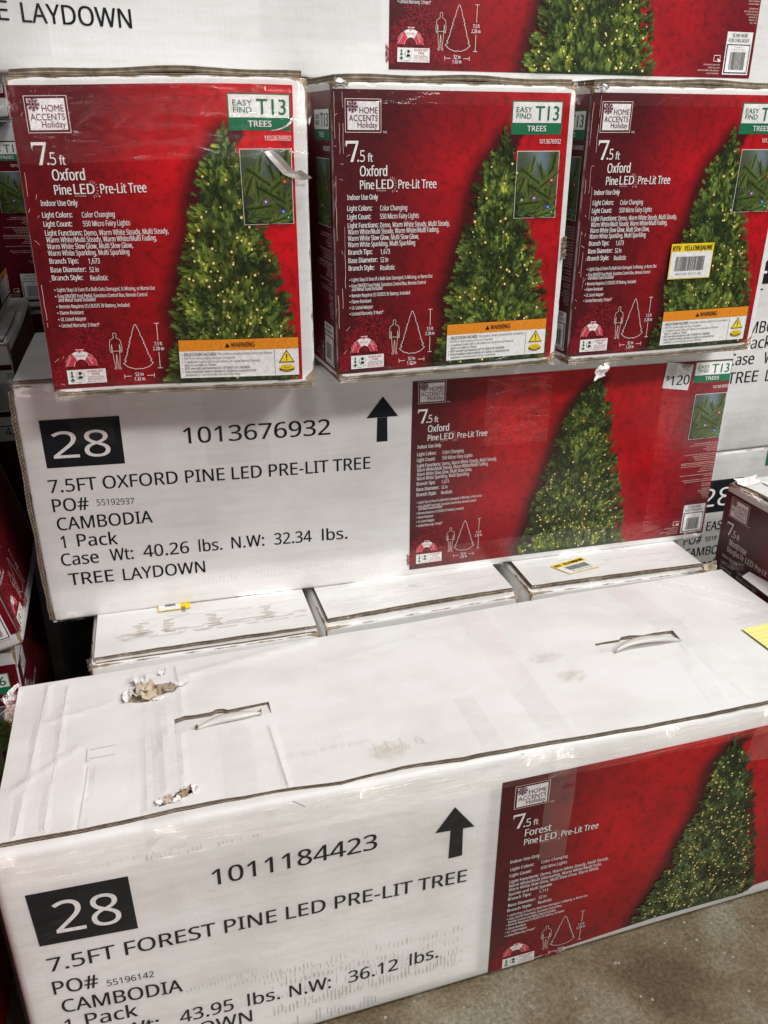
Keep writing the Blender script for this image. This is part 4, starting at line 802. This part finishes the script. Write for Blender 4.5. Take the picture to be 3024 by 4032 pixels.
# ------------------------------------------------------------------ C: long carton lying on top of D
Cb = Box('long_tree_carton', 'long white carton under the three red ones, price sticker at its right end', G1, (.0436, .5138, .4149), -.0264, 1.22, .34, .4035, None, .0007, 40)
Cb.body('carton_body', 'card', .006, 0, .398, .014, .9)
Cb.slab('lid', jag_rect(.004, .010, 1.216, .336, random.Random(4), .0010, .03), .3985, .4045, mat='lid', grid=.03)
Cb.slab('side_liner', jag_rect(.0, .0, .006, .30, random.Random(4), .0004, .01), .0, .001, mat='card2', grid=.02)
# brown cut board edge down the left end
v = []; f = []; uv = []; r_ = random.Random(2)
for i in range(41):
    z = .006+.385*i/40; j1 = r_.uniform(-.0007, .0007)+(.0018*math.sin(i*.5))*.4
    for k, (xx, yy) in enumerate(((-.0052+j1, .0005), (-.0052+j1, -.0012), (.0008+j1*.7, -.0018), (.0008+j1*.7, .0008))): v.append(Cb.warp((xx, yy, z))); uv.append((z, .0042*k))
for i in range(40):
    for k in range(4): f.append((4*i+k, 4*i+(k+1) % 4, 4*i+4+(k+1) % 4, 4*i+4+k))
mesh_obj('cut_board_edge', v, f, [M['corr']], Cb.e, uv=uv)
carton_marks(Cb, '1013676932', '7.5FT OXFORD PINE LED PRE-LIT TREE', '55192937', '40.26', '32.34')
TCL = affine(.985, .6020, .952, .0068)
long_panel(Cb, TCL, ID, 'oxford', .6098, 1.2180, .0140, .3640, 0, CL, CR, price=True, treeN=1100, seed=23, hue=.15, nl=210)
a = Art(Cb, 'front', ID, .0004); r_ = random.Random(15)
for k in range(2): tick_rows(a, 'scuff_marks', .25, .50, .035+k*.008, 40, .007, 'lgrey', r_, 0, .0005)
a.flush()
rt = random.Random(19)
sheet(Cb, 'shrink_film', 'front', .0, 1.22, .0, .055, 'film', .003, .006, diag(rt, 0, 1.2, .0, .03, 50, .05, .3, (.02, .08), (.0015, .003), (.0006, .0015)), .0008, 4)
sheet(Cb, 'shrink_film', 'front', .74, .86, .24, .36, 'film', .0035, .004, diag(rt, .77, .83, .28, .34, 7, -1.0, .3, (.02, .04), (.0012, .002), (.001, .002)), .0003, 6)
sheet(Cb, 'shrink_film', 'front', 1.08, 1.22, .03, .36, 'film', .0035, .005, diag(rt, 1.09, 1.14, .05, .25, 9, 1.45, .2, (.05, .12), (.0015, .003), (.001, .002)), .0003, 7)
for x0, x1, ya, yb in ((.075, .135, .30, .40), (.27, .37, .25, .40)): sheet(Cb, 'clear_tape', 'front', x0, x1, ya, yb, 'tape', .0022, .01, (), .0003, 8)
scrap(Cb, 'bunched_film', (.03, .002, .388), (.028, 0, 0), (0, -.001, .012), 'bunch', .005, 90, 10); scrap(Cb, 'bunched_film', (.006, .002, .402), (.008, 0, 0), (0, .006, .006), 'bunch', .006, 91, 8); scrap(Cb, 'bunched_film', (1.19, -.004, .012), (.018, 0, 0), (0, -.001, .010), 'bunch', .005, 92, 8)
scrap(Cb, 'bunched_film', (.03, -.004, .010), (.020, 0, 0), (0, -.001, .008), 'bunch', .003, 93, 8)
for x in (.35, .55, .75, .95): scrap(Cb, 'bunched_film', (x, -.002, .003), (.05, 0, 0), (0, -.001, .003), 'bunch', .003, int(x*100), 10)
# ------------------------------------------------------------------ B: three red-fronted carton ends on C
Bl = ['red-fronted carton with a torn corner and curled white strip, leftmost of the upper row', 'red-fronted tree carton with an orange warning label, middle of the three, its left side showing', 'red-fronted tree carton with a yellow barcode sticker on the printed tree, right of three']
Bp = [(.1113, .407, -.0634), (.4969, .3793, .0380), (.8698, .3854, .0359)]
for i in range(3):
    x, y, yw = Bp[i]; B = Box('tree_carton', Bl[i], 'red-fronted cartons in the upper row', (x, y, .8184), yw, .3558, 1.2, .3994, None, (.0014, .0010, .0012)[i], 60+i)
    B.body('carton_body', 'card', .0045, .0055, .3935, .012, 1.0)
    r_ = random.Random(90+i); hump = (lambda x: .0028*math.sin(max(0, min(1, x/.3558))*math.pi))
    B.slab('top_flap', jag_rect(.006, .006, .350, .60, r_, .0012, .02), .3935, .4005, mat='lid', grid=.03, bulge=lambda x, y: hump(x)+.0012*math.sin(x*40))
    B.slab('under_flap', jag_rect(.003, .002, .353, .20, r_, .0010, .02), .3915, .3945, mat='card2', grid=.03, bulge=lambda x, y: hump(x)*.4)
    B.slab('rear_flap', jag_rect(.006, .604, .350, 1.19, r_, .0012, .02), .3935, .3995, mat='lid', grid=.04)
    B.slab('bottom_flap', jag_rect(.004, .002, .352, .60, r_, .0012, .02), -.0005, .0055, mat='card2', grid=.03)
    end_print(B, 'front', ID, (.3375, .3455, .3445)[i], seed=3+i, bright=(1.22, .92, .95)[i])
    if i:   # the left side wraps the long print
        a = Art(B, 'leftc', ID); cf = lambda x, y: lerp3((.30, .004, .010), (.10, .003, .010), sst(1.0, 1.2, x)*.9)
        a.rect('side_panel', .70, .014, 1.2225, .3830, 'red', 0, cf, .02); right_column(a); a.flush('side_panel')
    # white cracked lines where the print folds, and nicks
    a = Art(B, 'front', ID, .0008); n = 40
    for x_ in ((.006,) if i == 0 else (.0035, .0100, .0145)):
        k = 0
        while k < n:
            l = r_.randint(1, 5)
            if r_.random() < (.16 if i == 0 else .34): a.stroke('fold_cracks', [(x_+r_.uniform(-.0006, .0006), .015+.366*(k+j)/n) for j in range(l+1) if k+j <= n], r_.uniform(.0002, .0005), 'cream', 4)
            k += l
    for _ in range(10): px, pz = r_.uniform(.002, .02), r_.uniform(.02, .37); a.stroke('fold_cracks', [(px, pz), (px+r_.uniform(-.004, .006), pz+r_.uniform(-.006, .006))], .0004, 'cream', 4)
    a.flush()
    rt = random.Random(100+i)
    if i == 0:
        rg = [(.045, .342, .075, .362, .0018, .003), (.070, .340, .125, .378, .0022, .004), (.075, .345, .10, .358, .0015, .004), (.110, .334, .155, .368, .0022, .0045), (.120, .342, .145, .356, .0016, .004), (.155, .350, .185, .362, .0016, .0035), (.165, .352, .24, .375, .0018, .003), (.02, .352, .055, .372, .0016, .003), (.025, .335, .050, .352, .0014, .003), (.20, .345, .29, .380, .0018, .003), (.215, .380, .30, .372, .002, .003), (.23, .375, .255, .388, .0016, .003)]
        sheet(B, 'shrink_film', 'front', .0, .356, .30, .392, 'film2', .0045, .0022, rg+diag(rt, 0, .34, .378, .392, 26, .05, .35, (.02, .08), (.0012, .002), (.0008, .002)), .0008, 2)
        sheet(B, 'shrink_film', 'front', .0, .356, .0, .022, 'film', .0035, .003, diag(rt, 0, .34, .0, .02, 30, .05, .4, (.02, .06), (.0012, .0024), (.0008, .002)), .0008, 3)
        sheet(B, 'shrink_film', 'front', .337, .356, .02, .30, 'tape', .0030, .005, diag(rt, .33, .35, .03, .3, 14, 1.5, .3, (.03, .06), (.0012, .0024), (.0008, .0015)), .0006, 3)
        # torn printed face: curled white strip and crease
        n = 14; v = []
        pa = [(.2985, .3070), (.305, .2985), (.3135, .2895), (.321, .2810), (.3290, .2775), (.337, .2755), (.345, .2735), (.354, .2745)]; pb = [(.3085, .3095), (.3165, .3035), (.325, .2955), (.3315, .2880), (.337, .2845), (.3435, .2860), (.350, .2815), (.3585, .2765)]
        hh = [.0025, .006, .009, .008, .004, .009, .014, .010]
        for k in range(8):
            for q in (0, .5, 1): v.append(B.warp((pa[k][0]*(1-q)+pb[k][0]*q, -(.0030+hh[k]*(.5+.7*q)-.002*math.sin(q*3)), pa[k][1]*(1-q)+pb[k][1]*q)))
        mesh_obj('curled_torn_strip', v, [(3*k+j, 3*k+j+1, 3*k+4+j, 3*k+3+j) for k in range(7) for j in range(2)], [M['paper']], B.e, wear=[0.0]*24)
        a = Art(B, 'front', ID, .0008); pts = [(.309, .3315), (.316, .3325), (.323, .3345), (.329, .3375), (.334, .3420), (.338, .3475), (.3405, .3520)]
        for k in range(6): a.stroke('torn_crease', [pts[k], pts[k+1]], .0010+.0005*k, 'cream' if k % 2 else 'lgrey', 7)
        a.flush(); scrap(B, 'bunched_film', (.020, -.006, .006), (.020, 0, 0), (0, -.001, .008), 'bunch', .006, 120, 9); scrap(B, 'bunched_film', (.346, -.004, .012), (.010, 0, 0), (0, -.001, .010), 'bunch', .005, 121, 8)
        scrap(B, 'bunched_film', (.351, -.002, .365), (.009, .002, 0), (0, -.001, .030), 'bunch', .006, 122, 10); scrap(B, 'bunched_film', (.004, -.002, .375), (.006, .002, 0), (0, -.001, .020), 'bunch', .006, 123, 8)
    else:
        sheet(B, 'shrink_film', 'front', .0, .356, .368, .393, 'film', .004, .0035, diag(rt, 0, .34, .375, .392, 14, -.5 if i == 1 else .1, .5, (.01, .05), (.0012, .002), (.0008, .002)), .0008, 2)
        sheet(B, 'shrink_film', 'front', .0, .356, .0, .020, 'film', .0035, .003, diag(rt, 0, .34, .0, .018, 30, .05, .4, (.02, .06), (.0012, .0024), (.0008, .002)), .0008, 3)
        scrap(B, 'bunched_film', (.353, -.002, .385), (.010, .002, 0), (0, -.001, .016), 'bunch', .006, 130+i, 9); scrap(B, 'bunched_film', (.350, -.003, .010), (.012, 0, 0), (0, -.001, .010), 'bunch', .006, 134+i, 8); scrap(B, 'bunched_film', (.015, -.003, .004), (.016, 0, 0), (0, -.001, .005), 'bunch', .005, 137+i, 8)
        scrap(B, 'torn_scrap', (.014, -.003, .392), (.010, 0, -.002), (0, -.002, .003), 'paper', .004, 140+i, 5)
    if i == 1:
        for k in range(5): scrap(B, 'torn_scrap', (.3525, -.002, .166+k*.006), (.003, .001, 0), (0, -.001, .004), 'beige' if k % 2 else 'kraft', .004, 150+k, 4)
    if i == 2:
        a = Art(B, 'front', ID, .0012); q = [(.165, .124), (.243, .124), (.2435, .177), (.1655, .1765)]; s_ = 'yellow_sticker'
        a.rect(s_, .1650, .1240, .2432, .1772, 'yellow', 8); a.rect(s_, .1665, .1253, .2418, .1650, 'white', 9); a.text(s_, 'RTV', .1680, .1830, .1672, .0072, 'black', 10, .02); a.text(s_, 'YELLOW/JAUNE', .1880, .2408, .1672, .0072, 'black', 10, .02); a.text(s_, '9818 2 001 318 371 880', .178, .226, .1300, .0034, 'grey', 10)
        r2 = random.Random(12); xx = .1755
        while xx < .229: w_ = r2.choice((.0006, .0011, .0016)); a.rect(s_, xx, .1365, xx+w_, .1580, 'dkgrey', 10); xx += w_+r2.choice((.0006, .001))
        a.flush()
        scrap(B, 'torn_tape_end', (.060, -.008, -.012), (.012, 0, .002), (.003, -.002, .012), 'paper', .006, 160, 6); scrap(B, 'bunched_film', (.075, -.006, .000), (.014, 0, .002), (0, -.001, .008), 'bunch', .006, 161, 7)
# ------------------------------------------------------------------ E: long carton on top, behind the red row
E = Box('long_tree_carton', 'long white carton at the very top, red print cut off by the frame', G1, (.004, .520, 1.218), 0, 1.224, .34, .40, None, .0007, 45)
E.body('carton_body', 'card', .006, 0, .40, .02, .9)
carton_marks(E, '1013676932', '7.5FT OXFORD PINE LED PRE-LIT TREE', '55192937', '40.26', '32.34', affine(1, .011, 1, -.003), up=.010)
long_panel(E, TCL, affine(1, .0025, 1, .0), 'oxford', .6098, 1.219, .0145, .3640, 0, CL, CR, treeN=1000, seed=29, nl=140)
sheet(E, 'clear_tape', 'front', .43, .60, .05, .14, 'tape', .0022, .012, (), .0003, 8); sheet(E, 'clear_tape', 'front', .0, .16, .02, .10, 'tape', .0022, .012, (), .0003, 9)
# ------------------------------------------------------------------ pallet and right-hand stack
def pallet(name, label, loc, W, D, H=.13):
    e = bpy.data.objects.new(name, None); link(e); e.location = loc; e['label'] = label; e['category'] = 'pallet'
    wd = ink('pallet_wood', (.34, .24, .14), .8, .2)
    def plank(n_, x0, y0, z0, x1, y1, z1):
        v = [(x, y, z) for z in (z0, z1) for y in (y0, y1) for x in (x0, x1)]; mesh_obj(n_, v, [(0, 2, 3, 1), (4, 5, 7, 6), (0, 1, 5, 4), (2, 6, 7, 3), (0, 4, 6, 2), (1, 3, 7, 5)], [wd], e)
    for k in range(7): y0 = k*(D-.09)/6; plank('deck_board', 0, y0, H-.018, W, y0+.09, H)
    for k in range(3): x0 = k*(W-.04)/2; plank('stringer', x0, 0, .018, x0+.04, D, H-.0185)
    for k in range(3): y0 = k*(D-.09)/2; plank('bottom_board', 0, y0, 0, W, y0+.09, .0175)
pallet('wooden_pallet', 'low wooden pallet under the right-hand stack, hidden behind the front cartons', (1.245, .03, 0), 1.25, 1.0)
Gb = Box('long_tree_carton', 'lower white carton at right, black 28 square half hidden behind the dark red one', G1, (1.313, .62, .13), 0, 1.22, .34, .404, None, .0008, 47)
Gb.body('carton_body', 'card2', .006, 0, .404, .02)
a = Art(Gb, 'front'); a.rect('black_number_square', .0310, .2660, .1455, .3425, 'black', 0); a.text('black_number_square', '28', .0440, .1210, .2810, .0425, 'white', 2)
for t, x0, x1, y_, cap in (('7.5FT', .005, .062, .2230, .0215), ('EAS', .0705, .110, .2225, .0215), ('PO#', .0180, .0640, .1930, .0215), ('5519', .0735, .1020, .1960, .0110), ('CAMBODIA', .0250, .1560, .1610, .0215), ('1', .026, .032, .1290, .0215), ('Pack', .0580, .1180, .1270, .0215), ('Case Wt:', .0290, .1400, .0970, .0215), ('TREE LAYDOWN', .0352, .2521, .0600, .0215)): a.text('stencil_lettering', t, x0, x1, y_, cap, 'black', 0, .004)
r_ = random.Random(33); tick_rows(a, 'scuff_marks', .06, .20, .378, 26, .008, 'pale', r_); a.rect('green_edge_print', .196, .362, .25, .398, 'green', 0); a.flush()
sheet(Gb, 'shrink_film', 'front', 0, .4, .34, .404, 'tape', .003, .008, diag(r_, 0, .4, .35, .4, 12, .05, .2), .0008, 3)
Fb = Box('long_tree_carton', 'white carton of the right stack with yellowed tape along its bottom edge', G1, (1.337, .62, .536), 0, 1.22, .34, .49, None, .0008, 48)
Fb.body('carton_body', 'card2', .006, 0, .49, .02)
T_ = affine(1, 0, 1, .088); a = Art(Fb, 'front', T_)
a.quad('black_number_square', [(.0317, .2590), (.1455, .2590), (.1453, .3400), (.0306, .3400)], 'black', 0, 6); a.text('black_number_square', '28', .0440, .1270, .2790, .0425, 'white', 2)
for t, x0, x1, y_, cap in (('7.5FT', .0150, .0800, .2264, .0235), ('PO#', .0150, .0610, .1943, .0235), ('CAMBODIA', .0270, .1769, .1622, .0235), ('1', .0335, .0400, .1308, .0235), ('Pack', .0580, .1250, .1311, .0235), ('Case', .0290, .0910, .0990, .0235), ('Wt:', .115, .1550, .0985, .0235), ('TREE', .0352, .1085, .0610, .0235), ('LAYDOWN', .128, .2721, .0602, .0235)): a.text('stencil_lettering', t, x0, x1, y_, cap, 'black', 0, .006)
a.flush(); sheet(Fb, 'yellowed_tape', 'front', .05, .5, .0, .075, 'tape', .003, .008, diag(r_, 0, .4, .0, .07, 8, .15, .3), .0008, 3)
F2 = Box('long_tree_carton', 'plain white carton at the top right edge beside the highest red print', G1, (1.262, .600, 1.028), 0, 1.22, .34, .55, None, .0008, 49); F2.body('carton_body', 'card', .006, 0, .55, .02)
Hb = Box('tree_carton', 'dark red carton on the right turned side-on, paper labels on its white top', None, (1.25, .065, .13), 0, 1.2, .356, .437, None, .0010, 51)
Hb.body('carton_body', 'card2', .006, 0, .432, .014); Hb.slab('top_flap', jag_rect(.006, .006, .60, .348, random.Random(5), .002, .03), .431, .438, mat='card2', grid=.03, bulge=lambda x, y: .003*math.sin(y*30)*math.exp(-x/.1))
a = Art(Hb, 'left', affine(1, 0, 1, .037)); a.rect('red_panel', .0015, .0125, .3445, .3795, 'red', 0, lambda x, y: lerp3((.085, .004, .012), (.42, .004, .010), sst(.08, .18, x)*sst(.42, .15, y)), .008); left_column(a, 'montrose'); a.flush('red_panel')
a = Art(Hb, 'top', ID, .0025); a.quad('paper_label', [(.030, .10), (.16, .06), (.19, .30), (.045, .322)], 'white', 3, 6); a.quad('paper_label', [(.05, .15), (.12, .13), (.14, .27), (.06, .30)], 'lgrey', 4, 4)
for k in range(14): a.stroke('paper_label', [(.053+k*.0048, .16), (.064+k*.0052, .285)], .0012, 'grey', 5)
a.flush(); scrap(Hb, 'bunched_film', (.004, .30, .432), (.002, .05, 0), (.006, 0, .004), 'bunch', .006, 170, 8); scrap(Hb, 'torn_scrap', (.02, .33, .441), (.03, .0, .0), (.0, .012, .002), 'paper', .006, 171, 6)
# ------------------------------------------------------------------ left-hand stack in the shade
pallet('wooden_pallet', 'low wooden pallet under the shaded left-hand stack, hidden behind the cartons', (-1.25, .50, 0), 1.2, 1.2)
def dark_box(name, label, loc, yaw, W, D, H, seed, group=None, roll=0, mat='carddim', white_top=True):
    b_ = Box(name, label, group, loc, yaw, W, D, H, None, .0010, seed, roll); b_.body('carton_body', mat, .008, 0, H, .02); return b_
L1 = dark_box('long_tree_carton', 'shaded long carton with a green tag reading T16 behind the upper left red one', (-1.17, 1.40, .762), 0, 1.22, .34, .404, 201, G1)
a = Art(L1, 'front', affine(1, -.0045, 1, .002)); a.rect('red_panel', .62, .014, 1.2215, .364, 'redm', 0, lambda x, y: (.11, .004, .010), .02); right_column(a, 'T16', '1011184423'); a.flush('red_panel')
for z_, h_, lb in ((.38, .378, 'dark red carton added behind the left stack to keep the gap dark, upper one'), (.0, .378, 'dark red carton added behind the left stack to keep the gap dark, on the floor')):  # added cartons that darken the gap and hide the lit floor beyond
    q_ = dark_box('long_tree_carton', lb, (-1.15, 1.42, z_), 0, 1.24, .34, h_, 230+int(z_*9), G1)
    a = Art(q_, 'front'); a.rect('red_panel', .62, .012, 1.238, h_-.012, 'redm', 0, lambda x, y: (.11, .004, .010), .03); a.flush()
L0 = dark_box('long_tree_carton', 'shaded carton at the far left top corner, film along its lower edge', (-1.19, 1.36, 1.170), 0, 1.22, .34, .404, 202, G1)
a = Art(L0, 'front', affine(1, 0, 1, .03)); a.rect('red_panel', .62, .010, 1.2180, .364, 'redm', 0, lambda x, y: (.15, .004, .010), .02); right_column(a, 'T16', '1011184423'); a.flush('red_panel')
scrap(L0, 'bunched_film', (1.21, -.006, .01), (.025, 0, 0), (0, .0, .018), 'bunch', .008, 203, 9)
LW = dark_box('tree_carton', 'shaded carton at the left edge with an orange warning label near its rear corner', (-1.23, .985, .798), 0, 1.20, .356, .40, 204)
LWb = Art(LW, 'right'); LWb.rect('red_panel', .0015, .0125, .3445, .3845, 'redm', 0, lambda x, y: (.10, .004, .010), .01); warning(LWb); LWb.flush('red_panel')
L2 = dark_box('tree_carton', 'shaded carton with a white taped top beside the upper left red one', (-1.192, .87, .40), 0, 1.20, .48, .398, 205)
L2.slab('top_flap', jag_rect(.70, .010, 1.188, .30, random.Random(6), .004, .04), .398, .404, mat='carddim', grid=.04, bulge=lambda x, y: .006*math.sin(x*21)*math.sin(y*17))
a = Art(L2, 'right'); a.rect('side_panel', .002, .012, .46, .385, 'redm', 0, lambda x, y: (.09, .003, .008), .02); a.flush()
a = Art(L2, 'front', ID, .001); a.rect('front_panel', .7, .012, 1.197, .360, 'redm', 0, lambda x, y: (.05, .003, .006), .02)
a.rect('barcode_label', 1.150, .245, 1.199, .350, 'lgrey', 1); a.text('barcode_label', '30', 1.185, 1.197, .334, .010, 'black', 2)
xx = 1.155
while xx < 1.197: a.rect('barcode_label', xx, .275, xx+.0012, .326, 'dkgrey', 2); xx += .0026
a.rect('barcode_label', 1.14, .262, 1.185, .272, 'black', 2); a.text('barcode_label', '42', 1.165, 1.188, .225, .016, 'black', 2); a.rect('barcode_label', 1.13, .215, 1.190, .243, 'lgrey', 1); a.flush()
scrap(L2, 'bunched_film', (1.18, .02, .40), (.016, 0, 0), (0, .02, .006), 'bunch', .010, 206, 9); scrap(L2, 'bunched_film', (1.19, .22, .395), (.010, 0, 0), (0, .05, .012), 'bunch', .008, 207, 9)
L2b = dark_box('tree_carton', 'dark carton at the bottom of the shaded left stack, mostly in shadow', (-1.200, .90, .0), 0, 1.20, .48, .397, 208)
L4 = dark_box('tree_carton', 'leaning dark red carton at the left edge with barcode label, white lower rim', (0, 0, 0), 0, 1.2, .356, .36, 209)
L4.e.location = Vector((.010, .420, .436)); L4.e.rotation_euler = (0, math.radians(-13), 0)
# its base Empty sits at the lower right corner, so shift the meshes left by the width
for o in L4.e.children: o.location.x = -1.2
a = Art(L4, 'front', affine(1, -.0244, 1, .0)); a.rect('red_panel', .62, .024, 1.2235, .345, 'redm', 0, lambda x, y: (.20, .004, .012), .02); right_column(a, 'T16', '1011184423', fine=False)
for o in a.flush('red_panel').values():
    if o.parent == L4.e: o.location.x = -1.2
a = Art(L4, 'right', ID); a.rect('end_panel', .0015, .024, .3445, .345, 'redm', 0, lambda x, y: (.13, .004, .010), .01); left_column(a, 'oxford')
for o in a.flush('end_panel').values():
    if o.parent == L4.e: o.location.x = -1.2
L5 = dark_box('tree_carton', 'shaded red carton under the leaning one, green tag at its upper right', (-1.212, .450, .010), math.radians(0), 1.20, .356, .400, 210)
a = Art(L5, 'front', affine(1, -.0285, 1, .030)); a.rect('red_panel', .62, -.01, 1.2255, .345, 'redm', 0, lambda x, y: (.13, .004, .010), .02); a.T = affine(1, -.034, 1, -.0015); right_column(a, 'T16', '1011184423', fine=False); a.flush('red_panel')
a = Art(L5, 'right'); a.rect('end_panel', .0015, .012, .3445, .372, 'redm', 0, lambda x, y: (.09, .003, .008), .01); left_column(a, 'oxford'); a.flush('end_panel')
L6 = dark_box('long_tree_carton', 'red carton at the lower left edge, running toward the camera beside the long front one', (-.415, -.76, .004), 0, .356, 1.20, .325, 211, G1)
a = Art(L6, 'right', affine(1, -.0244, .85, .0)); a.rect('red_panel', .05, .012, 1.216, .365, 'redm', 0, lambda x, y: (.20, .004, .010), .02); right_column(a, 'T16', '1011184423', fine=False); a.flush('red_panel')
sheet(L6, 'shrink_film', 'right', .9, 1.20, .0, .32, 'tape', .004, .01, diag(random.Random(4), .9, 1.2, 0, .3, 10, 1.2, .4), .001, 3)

for k, (z_, lb) in enumerate(((.335, 'added out-of-frame red carton that blocks light, lower of two beside the front long one'), (.742, 'added out-of-frame red carton that blocks light, upper of two beside the front long one'))):  # unseen cartons, added to block light from the left stack
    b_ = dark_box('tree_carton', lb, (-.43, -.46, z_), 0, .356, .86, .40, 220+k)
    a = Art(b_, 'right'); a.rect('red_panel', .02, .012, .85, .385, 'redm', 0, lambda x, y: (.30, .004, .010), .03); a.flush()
